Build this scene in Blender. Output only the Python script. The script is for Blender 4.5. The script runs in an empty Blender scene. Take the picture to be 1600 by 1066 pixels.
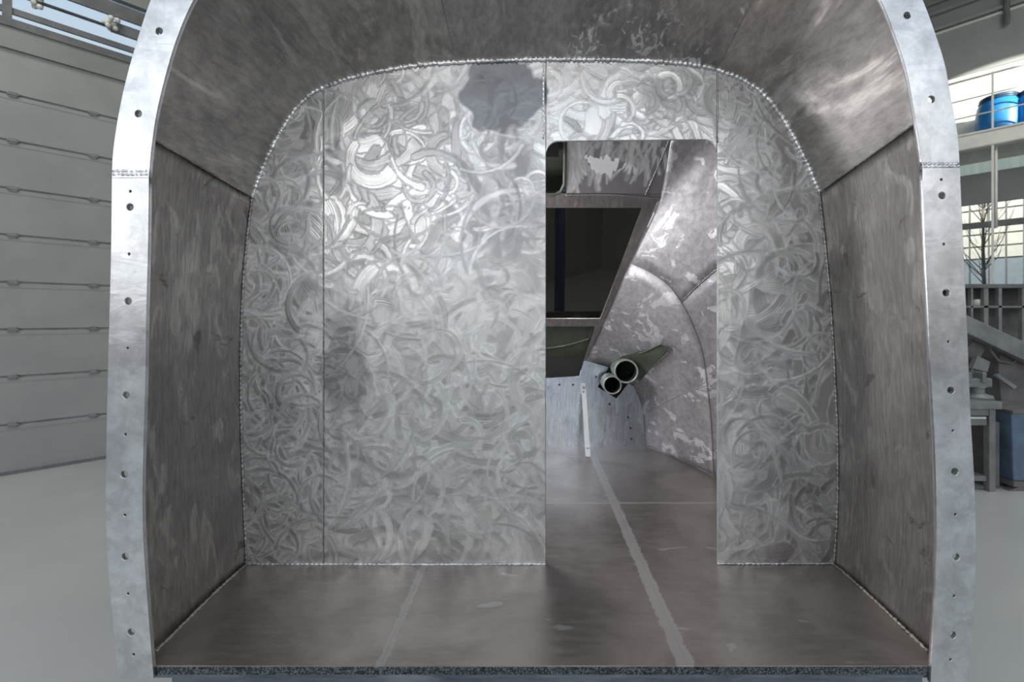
import bpy, bmesh, math, random
import numpy as np
from mathutils import Vector, Matrix

# ------------------------------------------------------------------ camera, world, lights, exposure
F = 720.0; CX = 832.0; CY = 497.0; EYE = 1.65
S = bpy.context.scene
COL = S.collection
cd = bpy.data.cameras.new('camera'); cam = bpy.data.objects.new('camera', cd); COL.objects.link(cam)
cam.location = (0, 0, EYE); cam.rotation_euler = (math.radians(90), 0, 0)
cd.sensor_width = 36.0; cd.lens = F / 1600 * 36; cd.shift_x = -32 / 1600; cd.shift_y = -36 / 1600
cd.clip_start = .05
cd.dof.use_dof = True; cd.dof.focus_distance = 1.9; cd.dof.aperture_fstop = 2.8
S.camera = cam
S.view_settings.view_transform = 'Standard'; S.view_settings.look = 'None'
S.view_settings.gamma = 1.0; S.view_settings.exposure = 0.0; S.view_settings.use_curve_mapping = False

w = bpy.data.worlds.new('hall_daylight'); S.world = w; w.use_nodes = True
nt = w.node_tree; nt.nodes['Background'].inputs[0].default_value = (.55, .72, .86, 1)
nt.nodes['Background'].inputs[1].default_value = 1.0
# overcast sky that fades from zenith to a darker ground
tc = nt.nodes.new('ShaderNodeTexCoord'); sp = nt.nodes.new('ShaderNodeSeparateXYZ'); rp = nt.nodes.new('ShaderNodeValToRGB')
nt.links.new(tc.outputs['Generated'], sp.inputs[0]); nt.links.new(sp.outputs[2], rp.inputs[0]); nt.links.new(rp.outputs[0], nt.nodes['Background'].inputs[0])
rp.color_ramp.elements[0].position = 0.0; rp.color_ramp.elements[0].color = (.17, .165, .16, 1)
rp.color_ramp.elements[1].position = .12; rp.color_ramp.elements[1].color = (.83, .825, .815, 1)
e_ = rp.color_ramp.elements.new(.5); e_.color = (.52, .66, .78, 1)

def area(name, loc, aim, sx, sy, power, col=(1, 1, 1)):
    l = bpy.data.lights.new(name, 'AREA'); l.shape = 'RECTANGLE'; l.size = sx; l.size_y = sy; l.energy = power; l.color = col
    o = bpy.data.objects.new(name, l); COL.objects.link(o); o.location = loc
    o.rotation_euler = (Vector(aim) - Vector(loc)).to_track_quat('-Z', 'Y').to_euler(); return o
area('softbox_left', (-1.75, -1.0, 3.1), (-.3, 1.9, 1.7), 1.0, 1.0, 16, (1, .97, .94))  # unseen lamp behind the camera, assumed from the bright spot on the bulkhead
area('softbox_right', (2.2, -1.1, 3.0), (.4, 1.9, 1.5), .9, .9, 6.5, (1, .97, .95))  # second unseen lamp, assumed from the milder glow on the right panel
area('high_rear_fill', (1.6, -6.5, 4.5), (0, 1.9, 1.8), 8, 2.6, 130, (1, .975, .945))  # unseen broad light added high behind the camera
area('rear_side_fill', (-6.5, -2.5, 3.5), (-3.5, 6, 1.5), 4, 3, 60, (.95, .98, 1))  # unseen light added behind the camera, aimed along the left wall
area('nose_fill', (-.50, 2.45, 1.95), (.55, 3.2, 1.3),   .35, .7, 22, (1, .985, 1))  # unseen light added to brighten the nose interior
area('hall_fill_left', (-4.5, 2.6, 7.2), (-4.2, 3.0, 0), 2, 2, 100, (1, .97, .93))  # overhead fill added to brighten the left of the hall
area('hall_fill_right', (6.0, 3.6, 7.2), (6.0, 4.6, 0), 2, 2, 120, (1, .97, .93))  # matching fill added above the right of the hall
def spot(name, loc, aim, power, ang, col):
    l = bpy.data.lights.new(name, 'SPOT'); l.energy = power; l.spot_size = math.radians(ang); l.spot_blend = .05; l.color = col; l.shadow_soft_size = .04
    o = bpy.data.objects.new(name, l); COL.objects.link(o); o.location = loc
    o.rotation_euler = (Vector(aim) - Vector(loc)).to_track_quat('-Z', 'Y').to_euler(); return o

# ------------------------------------------------------------------ geometry helpers
def P(px, py, Y): return Vector(((px - CX) * Y / F, Y, EYE + (CY - py) * Y / F))
BY = 1.9; FY = 1.335; FLZ = EYE - 1.016
def catmull(pts, n):
    p = np.array(pts, float); d = np.r_[0, np.cumsum(np.linalg.norm(np.diff(p, axis=0), axis=1))]
    m = np.zeros_like(p)
    for i in range(len(p)):
        a = max(i - 1, 0); b = min(i + 1, len(p) - 1); m[i] = (p[b] - p[a]) / (d[b] - d[a])
    t = np.linspace(0, d[-1], n); k = np.clip(np.searchsorted(d, t, side='right') - 1, 0, len(p) - 2)
    h = d[k + 1] - d[k]; s = ((t - d[k]) / h)[:, None]; h = h[:, None]
    return (2*s**3 - 3*s**2 + 1) * p[k] + (s**3 - 2*s**2 + s) * h * m[k] + (-2*s**3 + 3*s**2) * p[k+1] + (s**3 - s**2) * h * m[k+1]
class MB:
    def __init__(s): s.v = []; s.f = []
    def add(s, vs, fs):
        b = len(s.v); s.v += [tuple(v) for v in vs]; s.f += [tuple(b + i for i in f) for f in fs]; return s
    def box(s, a, b, M=None):
        x0, y0, z0 = a; x1, y1, z1 = b
        vs = [Vector(v) for v in ((x0,y0,z0),(x1,y0,z0),(x1,y1,z0),(x0,y1,z0),(x0,y0,z1),(x1,y0,z1),(x1,y1,z1),(x0,y1,z1))]
        if M is not None: vs = [M @ v for v in vs]
        return s.add(vs, [(0,3,2,1),(4,5,6,7),(0,1,5,4),(1,2,6,5),(2,3,7,6),(3,0,4,7)])
    def bar(s, p, q, w, h=None, up=(0, 0, 1)):
        p = Vector(p); q = Vector(q); h = h or w; d = (q - p).normalized(); u = Vector(up)
        if abs(d.dot(u)) > .98: u = Vector((1, 0, 0))
        a = d.cross(u).normalized() * w / 2; b = a.normalized().cross(d) * h / 2
        vs = [p-a-b, p+a-b, p+a+b, p-a+b, q-a-b, q+a-b, q+a+b, q-a+b]
        return s.add(vs, [(0,1,2,3),(7,6,5,4),(0,4,5,1),(1,5,6,2),(2,6,7,3),(3,7,4,0)])
    def tube(s, pts, r, n=8, cap=True):
        pts = [Vector(p) for p in pts]; rs = r if hasattr(r, '__len__') else [r] * len(pts); vs = []; prev = None
        for i, p in enumerate(pts):
            d = (pts[min(i+1, len(pts)-1)] - pts[max(i-1, 0)]).normalized()
            if prev is None:
                u = Vector((0, 0, 1)) if abs(d.z) < .9 else Vector((1, 0, 0)); prev = d.cross(u).normalized()
            a = (prev - d * prev.dot(d)).normalized(); prev = a; b = d.cross(a)
            for k in range(n):
                t = 2 * math.pi * k / n; vs.append(p + (a * math.cos(t) + b * math.sin(t)) * rs[i])
        fs = [(i*n+k, i*n+(k+1) % n, (i+1)*n+(k+1) % n, (i+1)*n+k) for i in range(len(pts)-1) for k in range(n)]
        if cap: fs += [tuple(range(n))[::-1], tuple((len(pts)-1)*n + k for k in range(n))]
        return s.add(vs, fs)
    def lathe(s, prof, c, n=24, axis=None):
        c = Vector(c); vs = []
        for r, z in prof:
            for k in range(n):
                t = 2*math.pi*k/n; v = Vector((r*math.cos(t), r*math.sin(t), z))
                if axis: v = axis @ v
                vs.append(c + v)
        fs = [(i*n+k, i*n+(k+1) % n, (i+1)*n+(k+1) % n, (i+1)*n+k) for i in range(len(prof)-1) for k in range(n)]
        return s.add(vs, fs)
    def build(s, name, mat, parent=None, smooth=False, bevel=0, subs=0):
        me = bpy.data.meshes.new(name); me.from_pydata(s.v, [], s.f); me.update()
        return finish(name, me, mat, parent, smooth, bevel)
def finish(name, me, mat, parent=None, smooth=False, bevel=0):
    if not me.materials: me.materials.append(mat)
    if smooth: me.shade_smooth()
    o = bpy.data.objects.new(name, me); COL.objects.link(o)
    if parent is not None:
        o.parent = parent
        off = Vector((0, 0, 0)); q = parent
        while q is not None: off += q.location; q = q.parent
        o.location = -off
    if bevel:
        m = o.modifiers.new('bevel', 'BEVEL'); m.width = bevel; m.segments = 2; m.limit_method = 'ANGLE'
    return o
def thing(name, loc, label=None, cat=None, group=None, kind=None):
    o = bpy.data.objects.new(name, None); COL.objects.link(o); o.location = loc; o.empty_display_size = .1
    return tag(o, label, cat, group, kind)
def tag(o, label=None, cat=None, group=None, kind=None):
    for k, v in (('label', label), ('category', cat), ('group', group), ('kind', kind)):
        if v: o[k] = v
    return o
def sheet(loops, Y0, th, name, mat, parent, bev=.0012, to=None, smooth=False):
    """flat plate from closed XZ loops (first is the outline, the others are holes), th thick towards +Y"""
    cu = bpy.data.curves.new(name, 'CURVE'); cu.dimensions = '2D'; cu.fill_mode = 'BOTH'; cu.extrude = th / 2 - bev
    cu.bevel_depth = bev; cu.offset = -bev; cu.bevel_resolution = 1
    for lp in loops:
        sp = cu.splines.new('POLY'); sp.points.add(len(lp) - 1)
        for p, q in zip(sp.points, lp): p.co = (q[0], q[1], 0, 1)
        sp.use_cyclic_u = True
    tmp = bpy.data.objects.new('tmp', cu); COL.objects.link(tmp)
    me = bpy.data.meshes.new_from_object(tmp); bpy.data.objects.remove(tmp); bpy.data.curves.remove(cu)
    me.name = name; me.materials.clear()
    for v in me.vertices:
        x, y, z = v.co
        v.co = to(x, y, z + th / 2) if to else (x, Y0 + z + th / 2, y)
    me.update()
    bm = bmesh.new(); bm.from_mesh(me); bmesh.ops.recalc_face_normals(bm, faces=bm.faces); bm.to_mesh(me); bm.free()
    return finish(name, me, mat, parent, smooth)
def circ(x, z, r, n=16): return [(x + r*math.cos(2*math.pi*k/n), z + r*math.sin(2*math.pi*k/n)) for k in range(n)]
def bead(pts, r, name, mat, parent, seed=0, n=7, step=.006, flat=1.0):
    """weld bead: a lumpy run of metal"""
    rnd = random.Random(seed); p = [Vector(q) for q in pts]; L = sum((b-a).length for a, b in zip(p, p[1:]))
    q = [Vector(v) for v in catmull([tuple(v) for v in p], max(4, int(L / step)))] if len(p) > 2 else [p[0].lerp(p[1], i / max(3, int(L/step))) for i in range(max(3, int(L/step)) + 1)]
    rs = [r * (.8 + .25 * math.sin(i * 1.9) + rnd.uniform(-.18, .25)) for i in range(len(q))]
    q = [v + Vector((rnd.uniform(-1, 1), rnd.uniform(-1, 1), rnd.uniform(-1, 1))) * r * .18 for v in q]
    return MB().tube(q, rs, n).build(name, mat, parent, smooth=True)

# ------------------------------------------------------------------ materials
def newmat(name):
    m = bpy.data.materials.new(name); m.use_nodes = True; t = m.node_tree; b = t.nodes['Principled BSDF']; return m, t, b
def N(t, kind, **kw):
    n = t.nodes.new(kind)
    for k, v in kw.items():
        if hasattr(n, k) and not k.startswith('i_'): setattr(n, k, v)
    return n
def noise(t, src, scale, detail=4, rough=.55, dist=0, sc=(1, 1, 1), rot=(0, 0, 0)):
    mp = N(t, 'ShaderNodeMapping'); mp.inputs['Scale'].default_value = sc; mp.inputs['Rotation'].default_value = rot
    t.links.new(src, mp.inputs[0]); n = N(t, 'ShaderNodeTexNoise'); t.links.new(mp.outputs[0], n.inputs['Vector'])
    n.inputs['Scale'].default_value = scale; n.inputs['Detail'].default_value = detail; n.inputs['Roughness'].default_value = rough; n.inputs['Distortion'].default_value = dist
    return n.outputs['Fac']
def ramp(t, src, a, b, ca=0.0, cb=1.0):
    n = N(t, 'ShaderNodeMapRange'); n.interpolation_type = 'SMOOTHSTEP'; t.links.new(src, n.inputs[0])
    n.inputs[1].default_value = a; n.inputs[2].default_value = b; n.inputs[3].default_value = ca; n.inputs[4].default_value = cb; return n.outputs[0]
def mth(t, op, a, b=None):
    n = N(t, 'ShaderNodeMath', operation=op)
    for i, v in enumerate((a, b)):
        if v is None: continue
        if isinstance(v, (int, float)): n.inputs[i].default_value = v
        else: t.links.new(v, n.inputs[i])
    return n.outputs[0]
def mix(t, fac, a, b):
    n = N(t, 'ShaderNodeMix', data_type='RGBA')
    for i, v in ((0, fac), (6, a), (7, b)):
        if isinstance(v, (int, float)): n.inputs[i].default_value = v
        elif isinstance(v, tuple): n.inputs[i].default_value = (*v, 1)
        else: t.links.new(v, n.inputs[i])
    return n.outputs[2]
def bump(t, b, h, strength, dist=.002, prev=None):
    n = N(t, 'ShaderNodeBump'); n.inputs['Strength'].default_value = strength; n.inputs['Distance'].default_value = dist
    t.links.new(h, n.inputs['Height'])
    if prev is not None: t.links.new(prev, n.inputs['Normal'])
    t.links.new(n.outputs[0], b.inputs['Normal']); return n.outputs[0]
def coords(t): return N(t, 'ShaderNodeTexCoord').outputs['Object']
def simple(name, col, rough=.6, metal=0.0, var=.12, scale=6, emit=None):
    m, t, b = newmat(name); c = coords(t); n = noise(t, c, scale, 5)
    col2 = tuple(max(0, v * (1 - var * 2)) for v in col); col1 = tuple(min(1, v * (1 + var)) for v in col)
    t.links.new(mix(t, ramp(t, n, .3, .7), col2, col1), b.inputs['Base Color'])
    b.inputs['Roughness'].default_value = rough; b.inputs['Metallic'].default_value = metal
    return m
def mill(name, dark, light, patch, rough=(.42, .6), metal=1.0, stretch=(6, 6, 1), rot=(0, 0, 0), patch_at=(.56, .62), bmp=.25, pscale=5, stain=None, xmask=None):
    """mill-finish / sanded aluminium sheet: soft stains, directional sanding, brighter scuffed patches"""
    m, t, b = newmat(name); c = coords(t)
    st = noise(t, c, 3.0, 6, .6, .6); fib = noise(t, c, 14, 5, .7, .3, stretch, rot); pt = noise(t, c, pscale, 4, .6, .8, (stretch[0]*.35, stretch[1]*.35, 1) , rot)
    if xmask:
        sx = N(t, 'ShaderNodeSeparateXYZ'); t.links.new(c, sx.inputs[0]); mk = ramp(t, sx.outputs[0], xmask[0], xmask[0] + .04)
        sw = noise(t, c, 26, 3, .6, 1.6, (1, .5, 1)); sw = mth(t, 'MULTIPLY', ramp(t, sw, .50, .60), mth(t, 'MULTIPLY', mk, ramp(t, noise(t, c, 7, 3), .46, .56)))
    base = mix(t, ramp(t, st, .32, .68), dark, light)
    if xmask: base = mix(t, sw, base, (.80, .79, .80))
    base = mix(t, mth(t, 'MULTIPLY', ramp(t, pt, *patch_at), .75), base, patch)
    fi = mix(t, ramp(t, fib, .3, .7), (.78, .78, .78), (1.12, 1.12, 1.12))
    mm = N(t, 'ShaderNodeMix', data_type='RGBA', blend_type='MULTIPLY'); mm.inputs[0].default_value = 1; t.links.new(base, mm.inputs[6]); t.links.new(fi, mm.inputs[7])
    out = mm.outputs[2]
    if stain:
        s2 = noise(t, c, stain[0], 5, .65, 1.2); out = mix(t, mth(t, 'MULTIPLY', ramp(t, s2, stain[1], stain[2]), .7), out, stain[3])
    t.links.new(out, b.inputs['Base Color'])
    t.links.new(ramp(t, pt, .4, .65, rough[1], rough[0]), b.inputs['Roughness'])
    b.inputs['Metallic'].default_value = metal
    p1 = bump(t, b, fib, bmp, .0012); bump(t, b, pt, .35, .004, p1)
    return m
M = {}
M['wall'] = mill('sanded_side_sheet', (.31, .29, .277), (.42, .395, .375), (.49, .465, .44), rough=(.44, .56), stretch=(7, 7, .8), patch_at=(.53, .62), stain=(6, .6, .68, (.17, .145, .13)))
M['roof'] = mill('sanded_roof_sheet', (.38, .358, .343), (.56, .53, .505), (.74, .70, .67), rough=(.36, .54), stretch=(3, 1.0, 3), rot=(0, .5, .6), patch_at=(.54, .62))
M['roof_scuffed'] = mill('scuffed_roof_sheet', (.37, .35, .345), (.52, .495, .485), (.62, .59, .575), rough=(.38, .54), stretch=(3, 1.2, 3), rot=(0, .5, .6), patch_at=(.57, .64), xmask=(.12,))
M['nose'] = mill('sanded_nose_sheet', (.38, .372, .39), (.50, .49, .51), (.86, .86, .89), rough=(.52, .64), metal=.75, stretch=(3, 1.5, 2), rot=(.6, .4, 0), patch_at=(.575, .60), pscale=7)
M['frame'] = mill('window_frame_sheet', (.36, .34, .34), (.46, .44, .44), (.70, .70, .72), rough=(.36, .5), stretch=(4, 1, 1), patch_at=(.62, .68))
M['flange'] = mill('machined_flange', (.62, .63, .65), (.73, .735, .755), (.78, .78, .80), rough=(.28, .33), stretch=(1, 1, 1), patch_at=(.5, .75), bmp=.03, pscale=9)
M['filmed'] = mill('blue_tinted_plate', (.60, .67, .78), (.70, .77, .87), (.84, .88, .94), rough=(.22, .30), stretch=(6, 6, .5), patch_at=(.62, .72), bmp=.1)
M['beam'] = mill('galvanised_beam', (.15, .175, .21), (.24, .27, .31), (.36, .39, .43), rough=(.3, .45), stretch=(.5, 2, 4), patch_at=(.55, .65), bmp=.15)
def weld_mat(name, col, rough=.3, d=.4):
    m, t, b = newmat(name); c = coords(t); n = noise(t, c, 90, 4); n2 = noise(t, c, 9, 4)
    t.links.new(mix(t, ramp(t, n2, .35, .6), tuple(v * .6 for v in col), col), b.inputs['Base Color'])
    b.inputs['Metallic'].default_value = .9; b.inputs['Roughness'].default_value = rough; bump(t, b, n, .8, .003); return m
M['weld'] = weld_mat('bright_weld', (.86, .86, .87))
M['weld_dull'] = weld_mat('dull_weld', (.52, .47, .43), .5)
M['weld_grey'] = weld_mat('sanded_weld', (.42, .41, .41), .45)
# ground aluminium: relief comes from the mesh, tangent follows each grinding stroke
def ground(name, base=(.66, .665, .675), dirt=(.20, .205, .22), rough=(.27, .42), metal=1.0):
    m, t, b = newmat(name); c = coords(t)
    at = N(t, 'ShaderNodeAttribute'); at.attribute_name = 'tone'; tg = N(t, 'ShaderNodeAttribute'); tg.attribute_name = 'brush'
    sn = N(t, 'ShaderNodeAttribute'); sn.attribute_name = 'mill_skin'
    n1 = noise(t, c, 4, 5, .6, .5); fine = noise(t, c, 160, 3, .6)
    ac = N(t, 'ShaderNodeAttribute'); ac.attribute_name = 'across'
    ln = N(t, 'ShaderNodeTexNoise'); ln.noise_dimensions = '1D'; ln.inputs['Scale'].default_value = .55; ln.inputs['Detail'].default_value = 3; ln.inputs['Roughness'].default_value = .7
    t.links.new(ac.outputs['Fac'], ln.inputs['W']); lines = ln.outputs['Fac']
    k = mth(t, 'ADD', mth(t, 'ADD', mth(t, 'MULTIPLY', at.outputs['Fac'], .42), mth(t, 'MULTIPLY', n1, .28)), mth(t, 'MULTIPLY', lines, .30))
    col = mix(t, ramp(t, k, .2, .75), tuple(v * (.55 if metal == 1 else .8) for v in base), tuple(min(1, v*1.08) for v in base))
    br = noise(t, c, 2.6, 5, .6, 1.0); col = mix(t, mth(t, 'MULTIPLY', ramp(t, br, .5, .72), .35), col, (.5, .47, .44))
    col = mix(t, sn.outputs['Fac'], col, dirt)
    t.links.new(col, b.inputs['Base Color']); b.inputs['Metallic'].default_value = metal
    t.links.new(mth(t, 'ADD', ramp(t, at.outputs['Fac'], 0, 1, rough[1], rough[0]), mth(t, 'MULTIPLY', fine, .06)), b.inputs['Roughness'])
    b.inputs['Anisotropic'].default_value = .65; t.links.new(tg.outputs['Vector'], b.inputs['Tangent'])
    p1 = bump(t, b, fine, .12, .0006); bump(t, b, mth(t, 'MULTIPLY', lines, mth(t, 'SUBTRACT', 1.0, sn.outputs['Fac'])), .42, .0016, p1)
    return m
M['ground'] = ground('ground_bulkhead_plate')
M['ground_nose'] = ground('ground_nose_plate', (.97, .97, 1.0), (.27, .262, .28), (.40, .5), .45)
m, t, b = newmat('translucent_green_sheet'); tr = N(t, 'ShaderNodeBsdfTranslucent'); tr.inputs[0].default_value = (.80, .90, .82, 1); ms = N(t, 'ShaderNodeMixShader'); ms.inputs[0].default_value = .75
b.inputs['Base Color'].default_value = (.6, .68, .62, 1); t.links.new(b.outputs[0], ms.inputs[1]); t.links.new(tr.outputs[0], ms.inputs[2]); t.links.new(ms.outputs[0], t.nodes['Material Output'].inputs[0]); M['translucent'] = m
# deck: dull plate with paler sanded seams at fixed places on the plate
def deck():
    m, t, b = newmat('deck_plate'); c = coords(t); s = N(t, 'ShaderNodeSeparateXYZ'); t.links.new(c, s.inputs[0])
    n = noise(t, c, 2.4, 6, .6, .8); f = noise(t, c, 9, 5, .65, .2, (1, 5, 1)); j = noise(t, c, 22, 5, .75, 0, (1, 1, 1))
    col = mix(t, ramp(t, n, .3, .7), (.27, .24, .22), (.42, .375, .345))
    col = mix(t, mth(t, 'MULTIPLY', ramp(t, f, .42, .7), .4), col, (.45, .41, .385))
    jj = mth(t, 'MULTIPLY', mth(t, 'SUBTRACT', j, .5), .045); band = None
    for x, hw in ((-.445, .010), (.449, .022)):
        d = mth(t, 'ABSOLUTE', mth(t, 'ADD', mth(t, 'SUBTRACT', s.outputs[0], x), jj)); k = mth(t, 'MULTIPLY', ramp(t, d, hw, hw + .006, 1, 0), .5 if x < 0 else 1.0)
        band = k if band is None else mth(t, 'MAXIMUM', band, k)
    d = mth(t, 'ABSOLUTE', mth(t, 'ADD', mth(t, 'SUBTRACT', s.outputs[1], 2.53), mth(t, 'MULTIPLY', jj, .4))); band = mth(t, 'MAXIMUM', band, mth(t, 'MULTIPLY', ramp(t, d, .008, .014, 1, 0), .9))
    sp = noise(t, c, 6, 3, .5, .4, (1, 2.5, 1)); spot_ = ramp(t, sp, .70, .715)
    band = mth(t, 'MAXIMUM', mth(t, 'MULTIPLY', band, .8), mth(t, 'MULTIPLY', spot_, .6))
    col = mix(t, band, col, (.56, .54, .52))
    t.links.new(col, b.inputs['Base Color']); b.inputs['Metallic'].default_value = .85
    t.links.new(mth(t, 'ADD', ramp(t, f, .3, .7, .30, .40), mth(t, 'MULTIPLY', band, .12)), b.inputs['Roughness'])
    bump(t, b, f, .12, .001); return m
M['deck'] = deck()
def foam():
    m, t, b = newmat('porous_core'); c = coords(t); n = noise(t, c, 220, 3, .7); n2 = noise(t, c, 60, 3)
    col = mix(t, ramp(t, n, .45, .62), (.012, .013, .015), (.17, .19, .21)); t.links.new(mix(t, ramp(t, n2, .60, .66), col, (.005, .005, .005)), b.inputs['Base Color'])
    b.inputs['Roughness'].default_value = .7; bump(t, b, n, 1, .006); return m
M['core'] = foam()
M['olive'] = simple('olive_primer', (.070, .085, .062), .5)
M['olive_light'] = simple('olive_primer_light', (.12, .14, .11), .45)
M['black'] = simple('void_black', (.012, .012, .012), .8)  # flat black stands in for the darkness inside gaps and hollows
M['pipe'] = simple('pipe_primer', (.27, .31, .28), .35, .3)
M['strut'] = simple('white_strut', (.78, .78, .78), .35, .6, .04)
M['rivet'] = simple('rust_rivet', (.09, .035, .02), .6)
m, t, b = newmat('dimmed_view_glass'); b.inputs['Base Color'].default_value = (.19, .18, .16, 1); b.inputs['Transmission Weight'].default_value = 1; b.inputs['Roughness'].default_value = .02; b.inputs['IOR'].default_value = 1.12; M['tint'] = m  # dark tint in the first glass stands in for the dim hall beyond
m, t, b = newmat('clear_glass'); b.inputs['Base Color'].default_value = (.9, .95, 1, 1); b.inputs['Transmission Weight'].default_value = 1; b.inputs['Roughness'].default_value = 0; b.inputs['IOR'].default_value = 1.05; M['glass'] = m
M['door'] = simple('grey_sectional_door', (.32, .328, .32), .55, 0, .04, 2)
M['door_gap'] = simple('door_joint', (.25, .255, .25), .7)
M['lintel'] = simple('painted_wall', (.27, .28, .262), .7, 0, .05, 2)
M['dark_steel'] = simple('dark_steel', (.16, .165, .17), .6)
M['white_wall'] = simple('white_wall', (.74, .75, .71), .8, 0, .04, 2)
M['grey_wall'] = simple('grey_wall', (.33, .35, .34), .8, 0, .04, 2)
M['white_steel'] = simple('white_steel', (.74, .75, .69), .5, 0, .04)
M['green_sheet'] = simple('pale_green_sheet', (.42, .48, .43), .5, 0, .05)
M['ceiling'] = simple('ceiling_sheet', (.30, .31, .31), .7, 0, .05)
M['drum'] = simple('blue_plastic', (.02, .20, .52), .35, 0, .06)
M['drum_dark'] = simple('dark_blue_plastic', (.03, .06, .11), .4)
M['bin'] = simple('blue_bin_plastic', (.13, .19, .27), .5)
M['bench'] = simple('bench_grey', (.22, .225, .22), .6)  # clutter greys from here lifted to carry the pale background haze
M['mach'] = simple('machine_dark', (.16, .15, .15), .6)
M['steel_lt'] = simple('light_steel', (.25, .26, .265), .5, .2)
M['facade'] = simple('pale_facade', (.62, .60, .53), .8, 0, .03)
M['facade_b'] = simple('blue_grey_facade', (.24, .28, .31), .8, 0, .05)
M['bark'] = simple('bark', (.16, .14, .11), .9)
M['pale'] = simple('pale_plastic', (.72, .76, .68), .5)
M['rack_red'] = simple('red_rack_paint', (.8, .09, .04), .5)
M['rack_blue'] = simple('blue_rack_paint', (.02, .04, .10), .5)
M['carton'] = simple('brown_carton', (.85, .45, .15), .7)
m, t, b = newmat('resin_floor'); c = coords(t); n = noise(t, c, .8, 5)
t.links.new(mix(t, ramp(t, n, .3, .7), (.50, .505, .495), (.56, .565, .55)), b.inputs['Base Color']); b.inputs['Roughness'].default_value = .32; M['floor'] = m

# ------------------------------------------------------------------ setting: hall
fl = MB().box((-16, -9, -.1), (20, 26, 0)).build('floor', M['floor']); tag(fl, 'smooth grey resin floor of the workshop hall', None, None, 'structure')
class Wall:
    """a wall seen at an angle: origin, direction; local box (along, depth behind, height)"""
    def __init__(s, o, d):
        s.o = Vector((*o, 0)); s.d = Vector((*d, 0)).normalized(); s.k = Vector((*d, 0)).length
        n = Vector((-s.d.y, s.d.x, 0));
        if n.dot(s.o) < 0: n = -n                       # points away from the camera
        s.n = n; s.M = Matrix(((s.d.x, n.x, 0, s.o.x), (s.d.y, n.y, 0, s.o.y), (0, 0, 1, 0), (0, 0, 0, 1)))
    def u(s, px):                                        # distance along the wall where a sight line meets it
        r = (px - CX) / F; return (r * s.o.y - s.o.x) / (s.d.x - r * s.d.y)
    def z(s, px, py):
        Y = (s.o + s.d * s.u(px)).y; return EYE + (CY - py) * Y / F
    def box(s, mb, u0, u1, z0, z1, d0=0, d1=.1): return mb.box((u0, d0, z0), (u1, d1, z1), s.M)
    def pt(s, u, z, d=0): return s.M @ Vector((u, d, z))
WL = Wall((-5.54, 4.79), (.914, 1)); WR = Wall((7.78, 8.03), (-.975, 1))
HZ = 8.2
# left wall with sectional door and a high strip of glazing
zdoor = WL.z(0, 143) + .48; du0, du1 = WL.u(-220), WL.u(330)
zg0 = WL.z(100, 56); zg1 = WL.z(210, 8)
mb = MB(); WL.box(mb, -12, du0, 0, zg0); WL.box(mb, du1, 11.8, 0, zg0); WL.box(mb, du0, du1, zdoor, zg0); WL.box(mb, -12, 11.8, zg1, HZ)
tag(mb.build('wall_left', M['lintel']), 'grey workshop wall above the sectional door', None, None, 'structure')
mb = MB(); WL.box(mb, -12, 11.8, WL.z(205, 100), zg0, -.02, 0.0)
tag(mb.build('trim_1', M['dark_steel']), 'dark sill beam under the high glazing', None, None, 'structure')
door = thing('door_1', WL.pt((du0+du1)/2, 0), 'pale grey sectional garage door on the left', None, None, 'structure')
zs = [0.0] + [WL.z(0, y) for y in (668, 592, 517, 442, 367, 293, 217, 143)] + [zdoor]
for i in range(len(zs)-1):
    mb = MB(); WL.box(mb, du0, du1, zs[i] + (.02 if i else 0.0), zs[i+1], .03, .08); mb.build('door_panel', M['door'], door, bevel=.006)
    if i:
        mb = MB(); WL.box(mb, du0, du1, zs[i] - .002, zs[i] + .022, .045, .07); mb.build('panel_joint', M['door_gap'], door)
        mb = MB(); WL.box(mb, du0, du1, zs[i] - .045, zs[i] - .038, .026, .035); mb.build('panel_lip', M['door'], door)
        for px in (20, 146):
            u = WL.u(px); mb = MB(); WL.box(mb, u - .03, u + .03, zs[i] - .02, zs[i] + .035, .018, .034); mb.box((u-.045, .012, zs[i]-.0), (u+.045, .03, zs[i]+.016), WL.M)
            mb.build('hinge', M['door_gap'], door, bevel=.003)
mb = MB(); WL.box(mb, du0, du1, .0, .03, .0, .03); mb.build('bottom_seal', M['dark_steel'], door)
win = thing('window_1', WL.pt(0, zg0), 'high strip window above the garage door', None, None, 'structure')
us = [-12, WL.u(-260), WL.u(11), WL.u(420), 8, 11.8]
for a, c_ in zip(us, us[1:]):
    mb = MB(); WL.box(mb, a + .03, c_ - .03, zg0, zg1, .04, .046); mb.build('pane', M['glass'], win)
for u in us[1:-1]:
    mb = MB(); WL.box(mb, u - .035, u + .035, zg0, zg1, -.02, .1); mb.build('mullion', M['dark_steel'], win)
for (y0, y1, px) in ((47.5, 38.5, 100), (36.3, 15, 210)):
    mb = MB(); WL.box(mb, -12, 11.8, WL.z(px, y0), WL.z(px, y1), .0, .03); mb.build('glazing_bar', M['dark_steel'], win)
zp = WL.z(100, 18)
mb = MB(); mb.tube([WL.pt(-6, zp, -.01), WL.pt(WL.u(172), zp, -.01)], .018, 10); pr = mb.build('sliding_rod', M['dark_steel'], win, smooth=True)
mb = MB(); WL.box(mb, WL.u(172), WL.u(330), WL.z(210, 62), WL.z(210, 45.4), -.02, .02); mb.build('drive_box', M['dark_steel'], win, bevel=.01)
rnd = random.Random(3)
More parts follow.
